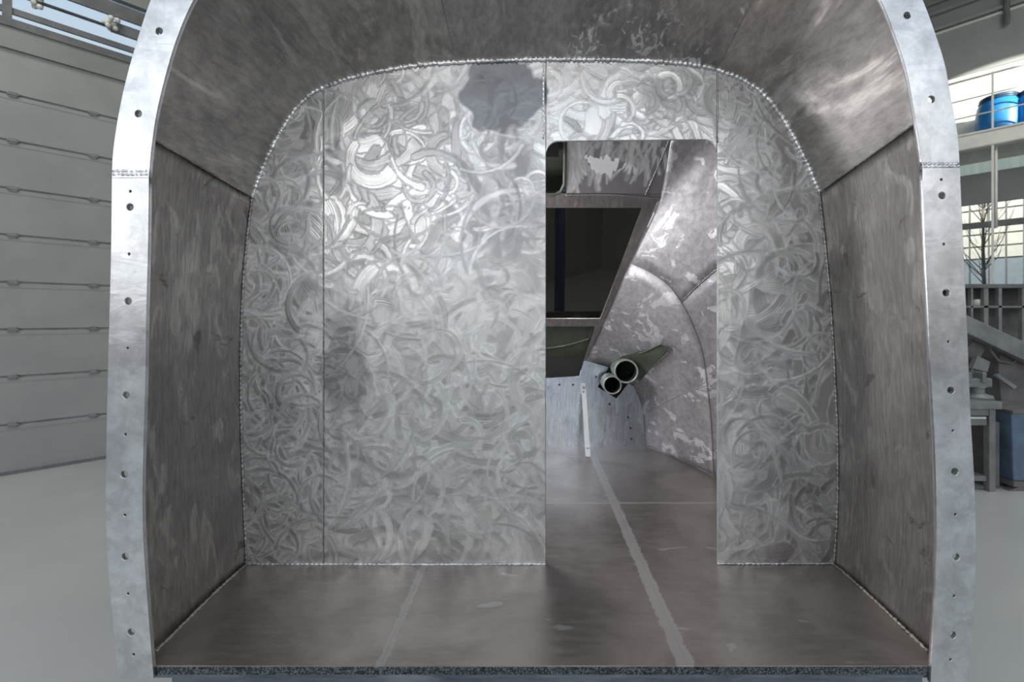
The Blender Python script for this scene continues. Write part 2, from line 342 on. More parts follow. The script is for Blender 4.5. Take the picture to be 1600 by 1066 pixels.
for px, py in ((57, 3), (168, 40)):
    c0 = WL.pt(WL.u(px), WL.z(px, py), -.05); mb = MB()
    for k in range(9):
        v = Vector((rnd.uniform(-1, 1), rnd.uniform(-1, 1), rnd.uniform(-1, 1))) * .075; mb.lathe([(.001, -.028), (.022, -.02), (.028, 0), (.022, .02), (.001, .028)], c0 + v, 8)
    mb.build('rod_clamp', M['white_steel'], win, smooth=True)
# right wall
uR = lambda px: WR.u(px)
zw0, zw1 = WR.z(1530, 450), WR.z(1530, 318); zc0, zc1 = WR.z(1530, 271), WR.z(1530, 236); zt = WR.z(1530, 112)
ua, ub = WR.u(1760), WR.u(1330)
mb = MB(); WR.box(mb, -12, 9, 0, zw0); WR.box(mb, -12, 9, zw1, zc0); WR.box(mb, -12, min(ua, ub), zw0, zw1); WR.box(mb, max(ua, ub), 9, zw0, zw1)
tag(mb.build('wall_right', M['grey_wall']), 'lower grey part of the right hall wall', None, None, 'structure')
mb = MB(); WR.box(mb, -12, 9, zc1, zt, 0, .1)
tag(mb.build('wall_upper_right', M['white_wall']), 'sunlit white wall behind the drum shelf', None, None, 'structure')
mb = MB(); WR.box(mb, -12, 9, zt, HZ, -.02, .1)
tag(mb.build('wall_top_right', M['grey_wall']), 'grey wall band under the roof on the right', None, None, 'structure')
mb = MB()
cps2 = [WR.pt(k*.06, z, .02 if (k // 2) % 2 else .06) for k in range(-80, 81) for z in (zc0, zc1)]
mb.add(cps2, [(2*k, 2*k+2, 2*k+3, 2*k+1) for k in range(160)])
tag(mb.build('trim_2', M['translucent']), 'pale green ribbed sheet under the drum shelf', None, None, 'structure')
for i, (py, hh, dd, mm) in enumerate(((50, .05, -.10, 'grey_wall'), (56, .04, -.06, 'white_steel'), (25, .06, -.1, 'ceiling'), (8, .06, -.1, 'ceiling'))):
    z = WR.z(1466, py); mb = MB(); WR.box(mb, -12, 9, z, z + hh, dd, 0)
    tag(mb.build('trim_%d' % (3 + i), M[mm]), 'thin rail along the top of the right wall', None, None, 'structure')
mb = MB(); mb.tube([WR.pt(WR.u(1573), WR.z(1573, 42), -.12), WR.pt(WR.u(1573), HZ, -.12)], .04, 8); tag(mb.build('trim_7', M['dark_steel']), 'drop rod on the upper right wall', None, None, 'structure')
win2 = thing('window_2', WR.pt(WR.u(1550), zw0), 'wide window in the right wall with a bare tree outside', None, None, 'structure')
lo, hi = min(ua, ub), max(ua, ub)
ums = sorted([lo, WR.u(1551), hi]); zm = WR.z(1530, 352)
for a, c_ in zip(ums, ums[1:]):
    for z0, z1 in ((zw0, zm - .04), (zm + .04, zw1)):
        mb = MB(); WR.box(mb, a + .02, c_ - .02, z0, z1, .05, .056); mb.build('pane', M['glass'], win2)
mb = MB(); WR.box(mb, lo, hi, zm - .045, zm + .045, 0, .09); mb.build('transom', M['dark_steel'], win2)
mb = MB(); WR.box(mb, lo, hi, zw0 - .05, zw0 + .03, -.05, .1); mb.build('sill', M['dark_steel'], win2)
for u in (lo, hi): mb = MB(); WR.box(mb, u - .04, u + .04, zw0, zw1, -.02, .1); mb.build('jamb', M['dark_steel'], win2)
def inter(a, b_):
    d = a.d.x * b_.d.y - a.d.y * b_.d.x; q = b_.o - a.o; return a.o + a.d * ((q.x * b_.d.y - q.y * b_.d.x) / d)
cr = inter(WL, WR); cps = [WL.pt(-11, 0), cr, WR.pt(-11, 0)]
mb = MB(); mb.add([(p.x, p.y, z) for z in (HZ, HZ + .1) for p in cps], [(2, 1, 0), (3, 4, 5), (0, 1, 4, 3), (1, 2, 5, 4), (2, 0, 3, 5)])
for k in range(12):
    t_ = k / 12 + .04; a = cps[0].lerp(cr, t_); b_ = cps[2].lerp(cr, t_); mb.bar((a.x, a.y, HZ - .06), (b_.x, b_.y, HZ - .06), .12, .12)
tag(mb.build('ceiling', M['ceiling']), 'ribbed metal roof of the hall', None, None, 'structure')

# ------------------------------------------------------------------ hull profiles
OUT_L = [(184,1061),(178,995),(171,918),(166,832),(165,760),(167,633),(170,512),(173,400),(174.5,278),(176,240),(184,184),(195,131),(208,83),(235,0)]
IN_L = [(240,1061),(234,990),(228,909),(223.4,835),(222.5,760),(227,588),(229,475),(231,400),(232.6,278),(235.6,240),(244,180),(259,116),(276,60),(300,4)]
OUT_R = [(1513,1068),(1519,990),(1524,918),(1525,846),(1523,760),(1517,654),(1511,507),(1506,400),(1500,262),(1496.5,210),(1487,158),(1476,98),(1459,45),(1442,0)]
IN_R = [(1454,1068),(1460,961),(1463,904),(1464,817),(1461,695),(1453.7,560),(1449,458),(1446,400),(1441,262),(1438,233),(1429,176),(1418,116),(1399,56),(1376,0)]
TOP_O = [(270,-75),(330,-150),(420,-212),(540,-257),(690,-283),(838,-290),(986,-283),(1136,-257),(1256,-212),(1346,-150),(1406,-75)]
TOP_I = [(338,-56),(392,-116),(472,-168),(580,-206),(700,-228),(838,-234),(976,-228),(1096,-206),(1204,-168),(1284,-116),(1338,-56)]
def wz(p, Y): v = P(p[0], p[1], Y); return (v.x, v.z)
def cm(pts, n): return [tuple(q) for q in catmull(pts, n)]
hull = thing('aluminium_hull', (0.03, 1.9, FLZ), 'large bare aluminium hull section with flanged arch and swirled bulkhead doorway', 'hull')
bigL = [(248.5,48.5),(216,177.5),(203,323.5),(200,470.5),(197,617.5),(194,741.5),(195.5,870),(205,988)]
smL = [(203.5,299),(201.5,397),(199,544),(196,679),(195,805),(200,928),(208.5,1023)]
bigR = [(1417.5,24),(1455.5,155),(1472,305.5),(1478.5,457.5),(1486,610),(1492,737),(1494,870.5),(1488.5,992.5)]
smR = [(1471,280.5),(1475,381.5),(1482,534),(1489,673),(1493,804),(1491,931.5),(1485.5,1031)]
topH = [(330,-80),(450,-168),(620,-222),(838,-262),(1056,-222),(1226,-168),(1346,-80)]
k = FY / F
def holes(big, sm): return [circ(*wz(p, FY), 5.6*k) for p in big] + [circ(*wz(p, FY), 2.1*k, 10) for p in sm]
def fl_side(o, i, big, sm, name='flange_side'):
    lo_o = o[:9]; lo_i = i[:9]
    lp = cm([wz(p, FY) for p in lo_o], 40) + cm([wz(p, FY) for p in lo_i], 40)[::-1]
    return sheet([lp] + holes(big, sm), FY, .012, name, M['flange'], hull, bev=.0009)
fl_side(OUT_L, IN_L, bigL[2:], smL); fl_side(OUT_R, IN_R, bigR[2:], smR)
arch_o = cm([wz(p, FY) for p in OUT_L[8:] + TOP_O + OUT_R[8:][::-1]], 130); arch_i = cm([wz(p, FY) for p in IN_L[8:] + TOP_I + IN_R[8:][::-1]], 130)
sheet([arch_o + arch_i[::-1]] + holes(bigL[:2] + bigR[:2] + topH, []), FY, .012, 'flange_arch', M['flange'], hull, bev=.0009)
for a, b_, sd in (((177,271),(231,271),1), ((1442,259),(1498,259),2)):
    for j in range(2):
        bead([P(a[0], a[1] - 3 + 5*j, FY + .0022), P(b_[0], b_[1] - 3 + 5*j, FY + .0022)], .0045, 'flange_weld', M['flange'], hull, seed=sd*5 + j, step=.004)

# bulkhead outline (pixels on the bulkhead plane)
BL = [(385,882),(380,760),(376.5,640),(377,520),(381,430),(386,375),(394,308),(411,262),(432,218),(456,178),(480,152),(505,137)]
BT = [(505,137),(560,119),(640,104),(712,98),(850,93.5),(1000,95),(1080,101),(1121,109)]
BR = [(1303,886),(1308,790),(1308.5,700),(1305,600),(1298,480),(1290,390),(1280,300),(1264,262),(1237,208),(1205,160),(1170,130),(1121,109)]
# front profile behind the flange (35 % out from its inner edge)
def lerp2(a, b, t_): return (a[0]+(b[0]-a[0])*t_, a[1]+(b[1]-a[1])*t_)
ao = np.array(catmull(OUT_L + TOP_O + OUT_R[::-1], 400)); ai = np.array(catmull(IN_L + TOP_I + IN_R[::-1], 400))
mid = ai * .68 + ao * .32
SY = FY + .012
mid3 = [P(p[0], p[1], SY) for p in mid]
def front_between(t0, t1, n):
    idx = np.linspace(t0, t1, n); return [mid3[int(i)].lerp(mid3[min(int(i)+1, 399)], i - int(i)) for i in idx]
def find(px, py=None, side=None):
    d = [(p[0]-px)**2 + ((p[1]-py)**2 if py is not None else 0) + (0 if py is not None or p[1] < 50 else 1e6) for p in mid]; return int(np.argmin(d))
iL0 = find(205, 1040); iLs = find(213, 205); iA = find(430, -190); iB = find(712); iC = find(1275, -130); iRs = find(1462, 175); iR0 = find(1490, 1040)
def loft(A, B, name, mat, parent, nb=10, bulge=.014, th=.006, curl=True):
    """A front curve, B back curve (same count); the sheet curls in just before B"""
    vs = []; n = len(A); ctr = Vector((.03, 0, 1.5))
    ts = [i / nb for i in range(nb)] + [.93, .975, 1.0] if curl else [i/nb for i in range(nb+1)]
    for t_ in ts:
        for a, b_ in zip(A, B):
            p = a.lerp(b_, t_); out = Vector((p.x - ctr.x, 0, p.z - ctr.z)).normalized()
            bl = bulge * math.sin(math.pi * min(1, t_ ** 1.6)) ** .8 if t_ < 1 else 0
            vs.append(p + out * bl)
    m_ = len(ts); fs = [(i*n+j, i*n+j+1, (i+1)*n+j+1, (i+1)*n+j) for i in range(m_-1) for j in range(n-1)]
    o = MB().add(vs, fs).build(name, mat, parent, smooth=True)
    me = o.data; c = sum((f.normal.dot(Vector((f.center.x - .03, 0, f.center.z - 1.5))) for f in me.polygons))
    if c < 0: me.flip_normals()
    s = o.modifiers.new('thickness', 'SOLIDIFY'); s.thickness = th; s.offset = 1
    return o
def bk(pts, n, Y=BY): return [P(x, y, Y) for x, y in catmull(pts, n)]
corner = [P(385, 882, BY), P(1303, 886, BY)]
LW = BL[:7]; LR = BL[6:]
def part_of(seq, a, b, n):                       # part of the top polyline by pixel x
    q = np.array(catmull(seq, 400)); m_ = q[(q[:, 0] >= a) & (q[:, 0] <= b)]; ix = np.linspace(0, len(m_)-1, n); return [P(*(m_[int(i)]), BY) for i in ix]
topseq = LR + BT[1:] + BR[6:-1][::-1]
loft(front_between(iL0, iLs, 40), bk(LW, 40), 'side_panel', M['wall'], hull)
def roof():
    """one smooth vault, cut into four sheets that keep the vault's own normals"""
    n = 161; q = np.array(catmull(topseq, 900)); ix = np.linspace(0, 899, n).astype(int); B = [P(*q[k_], BY) for k_ in ix]; A = front_between(iLs, iRs, n)
    ts = [k_/12 for k_ in range(12)] + [.94, .975, 1.0]; m_ = len(ts); G = []
    for t_ in ts:
        for a, b_ in zip(A, B):
            p = a.lerp(b_, t_); out = Vector((p.x - .03, 0, p.z - 1.5)).normalized(); G.append(p + out * (.014 * math.sin(math.pi * min(1, t_**1.6))**.8 if t_ < 1 else 0))
    fs = [(r*n+c_, r*n+c_+1, (r+1)*n+c_+1, (r+1)*n+c_) for r in range(m_-1) for c_ in range(n-1)]
    tmp = bpy.data.meshes.new('tmp'); tmp.from_pydata([tuple(v) for v in G], [], fs); tmp.update()
    if sum(f.normal.z for f in tmp.polygons) > 0: tmp.flip_normals(); tmp.update()
    Nn = [v.normal.copy() for v in tmp.vertices]; flip = tuple(tmp.polygons[0].vertices) != fs[0] and sum(f.normal.z for f in tmp.polygons) < 0
    cuts = [0] + [int(np.argmin([abs(q[k_][0] - x) for k_ in ix])) for x in (497, 712, 1122)] + [n - 1]
    for w_, (c0, c1) in enumerate(zip(cuts, cuts[1:])):
        cs = range(c0, c1 + 1); k_ = len(cs); idx = [r*n + c_ for r in range(m_) for c_ in cs]
        ff = [(r*k_+c_, (r+1)*k_+c_, (r+1)*k_+c_+1, r*k_+c_+1) for r in range(m_-1) for c_ in range(k_-1)]
        me = bpy.data.meshes.new('roof_panel'); me.from_pydata([tuple(G[v]) for v in idx], [], ff); me.update()
        if me.polygons[0].normal.dot(Nn[idx[0]]) < 0: me.flip_normals(); me.update()
        me.shade_smooth(); me.normals_split_custom_set_from_vertices([tuple(Nn[v]) for v in idx])
        finish('roof_panel', me, M['roof_scuffed'] if w_ == 2 else M['roof'], hull)
    bpy.data.meshes.remove(tmp)
    O = [g + Vector((g.x - .03, 0, g.z - 1.5)).normalized() * .006 for g in G]
    MB().add(O, fs).build('outer_skin', M['roof'], hull, smooth=True)
    return A, B, cuts
rA, rB, rc = roof()
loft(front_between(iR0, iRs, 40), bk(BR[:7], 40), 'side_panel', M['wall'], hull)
def shell_line(a, b_, bl=.012):
    out = []
    for i in range(11):
        t_ = i / 10 * .96; p = a.lerp(b_, t_); o_ = Vector((p.x - .03, 0, p.z - 1.5)).normalized(); out.append(p + o_ * (bl * math.sin(math.pi * min(1, t_ ** 1.6)) ** .8 - .001))
    return out
bead(shell_line(mid3[iLs], P(394, 308, BY)), .0045, 'shoulder_weld', M['weld_dull'], hull, 11)
bead(shell_line(mid3[iRs], P(1280, 300, BY)), .0040, 'shoulder_weld', M['weld_grey'], hull, 12)
for c_, sd in ((rc[2], 13), (rc[3], 14)): bead(shell_line(rA[c_], rB[c_]), .0012, 'roof_weld', M['weld_grey'], hull, sd)

# ------------------------------------------------------------------ ground relief
mm_ = .001
def strokes(x0, y0, x1, y1, step, specs, seed):
    W = int((x1 - x0) / step) + 1; H = int((y1 - y0) / step) + 1; rng = np.random.RandomState(seed)
    h = np.zeros((H, W)); tone = np.full((H, W), .5); cov = np.zeros((H, W)); acr = np.zeros((H, W)); tx = np.ones((H, W)); tz = np.zeros((H, W))
    gx = x0 + np.arange(W) * step; gy = y0 + np.arange(H) * step
    for (n, wr, Rr, Lr, dep, tilt, k_, ori, box) in specs:
        bx0, by0, bx1, by1 = box or (x0, y0, x1, y1)
        for _ in range(n):
            wd = rng.uniform(*wr); R = rng.uniform(*Rr); L = rng.uniform(*Lr); sw = min(L / R, 5.2)
            px, py = rng.uniform(bx0, bx1), rng.uniform(by0, by1)
            a = rng.uniform(0, 2*math.pi) if ori is None else ori + rng.normal(0, .25) + (math.pi if rng.rand() < .5 else 0)
            cx, cy = px - R*math.cos(a), py - R*math.sin(a)
            aa = np.linspace(a - sw/2, a + sw/2, 14); qx = cx + R*np.cos(aa); qy = cy + R*np.sin(aa)
            i0 = max(0, int((qx.min() - wd - x0)/step)); i1 = min(W, int((qx.max() + wd - x0)/step) + 2)
            j0 = max(0, int((qy.min() - wd - y0)/step)); j1 = min(H, int((qy.max() + wd - y0)/step) + 2)
            if i1 <= i0 or j1 <= j0: continue
            X, Y = np.meshgrid(gx[i0:i1] - cx, gy[j0:j1] - cy); r = np.hypot(X, Y); ang = np.arctan2(Y, X)
            da = (ang - a + math.pi) % (2*math.pi) - math.pi; ex = np.maximum(0, np.abs(da) - sw/2) * R
            s = r - R; taper = 1 - .45 * np.clip(da / max(sw, .01) + .5, 0, 1); hw = wd/2 * taper
            d = np.hypot(s, ex); soft = np.where(s > 0, 3.0, np.maximum(3.0, hw*.9)); m_ = np.clip((hw - d) / soft + .2, 0, 1); m_ = m_*m_*(3-2*m_) * k_
            q = np.clip(s / hw, -1.2, 1.2); sub = (slice(j0, j1), slice(i0, i1))
            new = .075*mm_ * np.sin(s * rng.uniform(1.2, 1.9) + rng.uniform(0, 6)) + dep * wd/20 * (q*q - .6) + tilt * rng.uniform(-1, 1) * q * wd/20 + rng.uniform(-.15, .15) * abs(dep)
            h[sub] = h[sub] * (1 - m_) + m_ * new
            tone[sub] = tone[sub] * (1 - m_*.8) + m_*.8 * rng.uniform(0, 1)
            acr[sub] = np.where(m_ > .35, s + rng.uniform(0, 4000), acr[sub])
            cov[sub] = cov[sub] * (1 - m_) + m_ * rng.uniform(.6, 1)
            rr = np.maximum(r, 1); tx[sub] = tx[sub]*(1-m_) + m_ * (-Y/rr); tz[sub] = tz[sub]*(1-m_) + m_ * (-X/rr)
    return dict(x0=x0, y0=y0, step=step, h=h, tone=tone, cov=cov, acr=acr, tx=tx, tz=tz)
def sample(Fd, key, X, Y):
    a = Fd[key]; u = np.clip((X - Fd['x0'])/Fd['step'], 0, a.shape[1]-1.001); v = np.clip((Y - Fd['y0'])/Fd['step'], 0, a.shape[0]-1.001)
    i = u.astype(int); j = v.astype(int); u -= i; v -= j
    return a[j, i]*(1-u)*(1-v) + a[j, i+1]*u*(1-v) + a[j+1, i]*(1-u)*v + a[j+1, i+1]*u*v
def smooth_noise(X, Y, sc, seed):
    rng = np.random.RandomState(seed); g = rng.rand(64, 64); u = (X/sc) % 63; v = (Y/sc) % 63; i = u.astype(int); j = v.astype(int); u = u-i; v = v-j
    u = u*u*(3-2*u); v = v*v*(3-2*v); return g[j, i]*(1-u)*(1-v) + g[j, (i+1) % 64]*u*(1-v) + g[(j+1) % 64, i]*(1-u)*v + g[(j+1) % 64, (i+1) % 64]*u*v
def fbm(X, Y, sc, seed): return (smooth_noise(X, Y, sc, seed) + .5*smooth_noise(X, Y, sc/2.1, seed+1) + .25*smooth_noise(X, Y, sc/4.3, seed+2)) / 1.75
SKIN = [(785,150,62,62,.95),(538,580,38,110,.62),(530,262,28,52,.55),(790,330,60,140,.35),(1010,140,1,1,0),(600,872,230,16,.22),(1210,874,90,16,.22),(835,850,20,30,.3),(1170,560,30,60,.25),(440,600,30,120,.15)]
def skin(X, Y):
    out = np.zeros_like(X); nx = (fbm(X, Y, 38, 5) - .5)
    for cx, cy, rx, ry, a in SKIN:
        d = np.maximum(np.abs(X-cx)/rx, np.abs(Y-cy)/ry)*.5 + .5*np.hypot((X-cx)/rx, (Y-cy)/ry) + nx*.9
        out = np.maximum(out, a*np.clip((1 - d)/(.10 if a > .9 else .35), 0, 1))
    return out
FD = strokes(370, 88, 1314, 890, 1.5, [
    (700, (26, 60), (60, 400), (70, 220), .45*mm_, .75*mm_, .8, None, None),
    (800, (14, 34), (25, 120), (40, 150), .55*mm_, .75*mm_, .8, None, None),
    (260, (12, 22), (40, 120), (60, 150), .6*mm_, .7*mm_, .8, None, (380, 500, 860, 870)),
    (380, (8, 15), (14, 60), (30, 120), 1.0*mm_, .6*mm_, .85, None, None),
    (90, (9, 15), (18, 60), (60, 160), -1.0*mm_, .5*mm_, .9, None, (385, 250, 500, 830)),
    (200, (4, 9), (25, 160), (50, 170), -1.9*mm_, .4*mm_, .85, None, None),
    (60, (12, 20), (16, 24), (50, 75), 1.2*mm_, .8*mm_, .9, math.pi, (985, 125, 1110, 165)),
], 7)
def ground_plate(name, X, Y, Fd, mat, parent, to3, nrm, scale=1.0, th=.008, skinf=None):
    """X, Y: 2-D pixel grids of the plate; relief pushed along nrm"""
    R_, C_ = X.shape
    dx = abs(X - X[:, :1]) ; edge = np.minimum.reduce([np.arange(C_)[None, :] + 0*X, (C_-1-np.arange(C_))[None, :] + 0*X, np.arange(R_)[:, None] + 0*X, (R_-1-np.arange(R_))[:, None] + 0*X])
    sk = skinf(X, Y) if skinf else np.zeros_like(X)
    h = sample(Fd, 'h', X, Y) * scale * (1 - .8*sk if Fd is FD else 1) * (1.05 if Fd is FD else 1) * np.clip(edge/3, 0, 1); h += (fbm(X, Y, 90, 9) - .5) * .004 * np.clip(edge/12, 0, 1)
    B = to3(X, Y); V = B + h[..., None] * np.array(nrm)
    V = V.reshape(-1, 3); idx = np.arange(R_*C_).reshape(R_, C_)
    q = np.stack([idx[:-1, :-1], idx[1:, :-1], idx[1:, 1:], idx[:-1, 1:]], -1).reshape(-1, 4)
    ring = np.r_[idx[0, :-1], idx[:-1, -1], idx[-1, :0:-1], idx[:0:-1, 0]]; nb = len(ring)
    back = V[ring] - np.array(nrm) * th; V2 = np.r_[V, back]; b0 = len(V); rr = np.arange(nb); rn = (rr+1) % nb
    q = np.r_[q, np.stack([ring[rr], ring[rn], b0+rn, b0+rr], -1)]
    me = bpy.data.meshes.new(name); nf = len(q)
    me.vertices.add(len(V2)); me.vertices.foreach_set('co', V2.astype(np.float32).ravel())
    extra = 1; me.loops.add(nf*4 + nb); me.loops.foreach_set('vertex_index', np.r_[q.ravel(), (b0 + rr)[::-1]].astype(np.int32))
    me.polygons.add(nf + 1); me.polygons.foreach_set('loop_start', np.r_[np.arange(nf)*4, nf*4].astype(np.int32))
    me.update(calc_edges=True); me.validate()
    f0 = me.polygons[nf // 3]
    if f0.normal.dot(Vector(nrm)) < 0: me.flip_normals()
    me.shade_smooth()
    for nm, arr in (('across', sample(Fd, 'acr', X, Y)), ('tone', sample(Fd, 'tone', X, Y)), ('mill_skin', sk)):
        at = me.attributes.new(nm, 'FLOAT', 'POINT'); at.data.foreach_set('value', np.r_[arr.ravel(), np.zeros(nb)].astype(np.float32))
    tg = np.zeros((len(V2), 3), np.float32); tg[:, 0] = 1; tg[:b0, 0] = sample(Fd, 'tx', X, Y).ravel(); tg[:b0, 2] = sample(Fd, 'tz', X, Y).ravel()
    at = me.attributes.new('brush', 'FLOAT_VECTOR', 'POINT'); at.data.foreach_set('vector', tg.ravel())
    return finish(name, me, mat, parent)
def toB(X, Y): return np.stack([(X-CX)*BY/F, np.full_like(X, BY), EYE + (CY-Y)*BY/F], -1)
bh = thing('bulkhead', (0, 0, 0)); bh.parent = hull; bh.location = Vector((0, BY, FLZ)) - hull.location
def f_of(seq, key):                                    # interpolate outline as a function of x (key 0) or y (key 1)
    q = np.array(catmull(seq, 300)); q = q[np.argsort(q[:, key])]; return lambda v: np.interp(v, q[:, key], q[:, 1-key])
ST = 1.6
leftx = f_of(BL, 1); rightx = f_of(BR, 1); topy = f_of(BT, 0)
ys = np.arange(883, 137, -ST); U = np.linspace(0, 1, 82)[None, :]; X = leftx(ys)[:, None]*(1-U) + 504.4*U; Y = ys[:, None] + 0*X
ground_plate('bulkhead_plate', X, Y, FD, M['ground'], bh, toB, (0, -1, 0), skinf=skin)
ys = np.arange(886, 109.5, -ST); U = np.linspace(0, 1, 118)[None, :]; X = 1121*(1-U) + rightx(ys)[:, None]*U; Y = ys[:, None] + 0*X
ground_plate('bulkhead_plate', X, Y, FD, M['ground'], bh, toB, (0, -1, 0), skinf=skin)
xs = np.arange(505.4, 853.2, ST); xs[-1] = 853; V_ = np.linspace(0, 1, 492)[:, None]; X = xs[None, :] + 0*V_; Y = 882*(1-V_) + topy(xs)[None, :]*V_
ground_plate('bulkhead_plate', X, Y, FD, M['ground'], bh, toB, (0, -1, 0), skinf=skin)
xs = np.linspace(853.2, 1120.4, 168); V_ = np.linspace(0, 1, 80)[:, None]; r_ = 20
dl = np.clip(r_ - (xs - 853.2), 0, r_); dr = np.clip(r_ - (1120.4 - xs), 0, r_); bot = 219 + (r_ - np.sqrt(r_*r_ - dl*dl)) + (r_ - np.sqrt(r_*r_ - dr*dr)) + (853-xs)*.012 + 2
X = xs[None, :] + 0*V_; Y = bot[None, :]*(1-V_) + topy(xs)[None, :]*V_
ground_plate('bulkhead_plate', X, Y, FD, M['ground'], bh, toB, (0, -1, 0), skinf=skin)
yb = BY - .002
bead([P(504.9, y, yb) for y in (139, 400, 700, 880)], .0028, 'seam_weld', M['weld_grey'], bh, 21)
bead([P(849, y, yb) for y in (97, 160, 216)], .004, 'seam_weld', M['weld'], bh, 22)
bead([P(1121, y, yb) for y in (111, 160, 222)], .0035, 'seam_weld', M['weld_grey'], bh, 23)
bead([P(x, y, yb) for x, y in BL[6:] + BT[1:] + BR[6:-1][::-1]], .0108, 'rim_weld', M['weld'], bh, 24)
bead([P(x, y, yb) for x, y in BL[:7]], .0055, 'rim_weld', M['weld_grey'], bh, 25)
bead([P(x, y, yb) for x, y in BR[:7]], .0055, 'rim_weld', M['weld_grey'], bh, 26)
bead([P(386, 881.5, yb), P(620, 882, yb), P(853, 881.5, yb)], .0042, 'foot_weld', M['weld'], bh, 27)
bead([P(1121, 881, yb), P(1210, 881, yb), P(1303, 881, yb)], .0042, 'foot_weld', M['weld'], bh, 28)

# ------------------------------------------------------------------ deck
X0 = .03
deckR = [(SY, 1.243), (1.9, 1.243), (2.53, 1.21), (2.95, 1.164), (3.3, 1.06), (3.66, .894)]
dx_at = lambda y: float(np.interp(y, [p[0] for p in deckR], [p[1] for p in deckR]))
def deck_plate(xa, xb, ya, yb_):
    ysn = sorted({ya, yb_} | {p[0] for p in deckR if ya < p[0] < yb_})
    L = [((xa if xa is not None else 2*X0 - dx_at(y)), y) for y in ysn]; R = [((xb if xb is not None else dx_at(y)), y) for y in ysn]
    lp = L + R[::-1]; n = len(lp); vs = [(x, y, FLZ - .004) for x, y in lp] + [(x, y, FLZ) for x, y in lp]
    fs = [tuple(range(n))[::-1], tuple(range(n, 2*n))] + [(i, (i+1) % n, n+(i+1) % n, n+i) for i in range(n)]
    return MB().add(vs, fs).build('deck_plate', M['deck'], hull)
g = .0002
for ya, yb_ in ((SY, 2.53 - g), (2.53 + g, 3.66)):
    for xa, xb in ((None, -.445 - g), (-.445 + g, .455 - g), (.455 + g, None)): deck_plate(xa, xb, ya, yb_)
XL, XR = P(243, 0, SY).x - .03, P(1452, 0, SY).x + .02
def core_block(z0, z1, y1, name, mat):
    return MB().box((XL, SY, z0), (XR, y1, z1)).build(name, mat, hull)
core_block(FLZ - .027, FLZ - .0045, 1.9, 'porous_core', M['core'])
core_block(FLZ - .036, FLZ - .0272, 1.9, 'bottom_skin', M['beam'])
MB().box((P(215,0,SY).x, SY + .06, FLZ - .036), (P(1475,0,SY).x, 3.6, FLZ - .03)).build('belly_plate', M['black'], hull)  # coloured black to give the dark gap below the floor edge
for a, ii, sd in ((P(385, 882, BY), iL0, 31), (P(1303, 886, BY), iR0, 32)):
    q = [Vector((v.x, v.y, FLZ + .003)) for v in shell_line(mid3[ii], a, .010)][1:] + [Vector((a.x, BY - .004, FLZ + .003))]
    bead([v + Vector((.004 if v.x < 0 else -.004, 0, 0)) for v in q], .0065, 'floor_weld', M['weld_dull'], hull, sd)

# support frame under the hull
sf = thing('support_frame', (0, 2.3, 0), 'blue-grey steel support frame under the hull floor', 'frame')
zt_ = FLZ - .0375
x0_, x1_ = P(262, 0, SY).x, P(1448, 0, SY).x
MB().box((x0_, SY + .012, zt_ - .10), (x1_, SY + .09, zt_)).build('front_beam', M['beam'], sf, bevel=.006)
MB().box((x0_, 3.2, zt_ - .10), (x1_, 3.28, zt_)).build('rear_beam', M['beam'], sf, bevel=.006)
for x in (x0_ + .05, x1_ - .05): MB().box((x - .04, SY + .09, zt_ - .10), (x + .04, 3.2, zt_ - .002)).build('side_rail', M['beam'], sf, bevel=.005)
for x in (x0_ + .06, x1_ - .06):
    for y in (SY + .05, 3.24): MB().box((x - .035, y - .035, .012), (x + .035, y + .035, zt_ - .10)).box((x - .07, y - .07, 0), (x + .07, y + .07, .012)).build('leg', M['beam'], sf, bevel=.004)

# ------------------------------------------------------------------ nose section behind the doorway
def mir(v): return Vector((2*X0 - v.x, v.y, v.z))
NY = BY + .012
def catv(ps, n): return [Vector(v) for v in catmull([tuple(p) for p in ps], n)]
def segs(ps, cuts, counts):
    q = [Vector(v) for v in catmull([tuple(p) for p in ps], 900)]; out = []; ix = [0] + [min(range(900), key=lambda i: (q[i] - c).length) for c in cuts] + [899]
    for a, b_, n in zip(ix, ix[1:], counts): out.append([q[int(round(a + (b_ - a) * k / (n - 1)))] for k in range(n)])
    return out
A_low = catv([P(x, y, NY) for x, y in BR[:7]], 24); A_up = catv([P(x, y, NY) for x, y in [(1280,300),(1264,262),(1237,208)]], 8); A_top = catv([P(x, y, NY) for x, y in [(1237,208),(1205,160),(1175,133),(1145,117)]], 12)
C_low = catv([P(1116, 745, 2.95), P(1112, 660, 2.89), P(1102, 572, 2.80), P(1093, 533, 2.75), P(1065, 472, 2.70)], 24)
A_low, A_up, A_top = segs([P(x, y, NY) for x, y in BR[:7] + [(1264,262),(1237,208),(1205,160),(1175,133),(1145,117)]], [P(1280, 300, NY), P(1237, 208, NY)], (24, 8, 12))
e0 = Vector(P(915, 565, 3.66)); e1 = Vector(P(1032, 308, 2.5)); e2 = Vector(P(1048, 218, 2.2))
em = e0.lerp(e1, .686)
C_up = catv([P(1065, 472, 2.70), P(1034, 437, 2.74), em], 8); C_top = catv([em, e1, e2], 12)
C_low, C_up = segs([P(1116, 745, 2.95), P(1112, 660, 2.89), P(1102, 572, 2.80), P(1093, 533, 2.75), P(1065, 472, 2.70), P(1034, 437, 2.74), em], [P(1065, 472, 2.70)], (24, 8))
B_low = catv([P(1008, 697, 3.66), P(1006, 655, 3.66), P(1000, 625, 3.66), P(990, 604, 3.66)], 24)
B_up = catv([P(990, 604, 3.66), P(950, 573, 3.66), e0], 8)
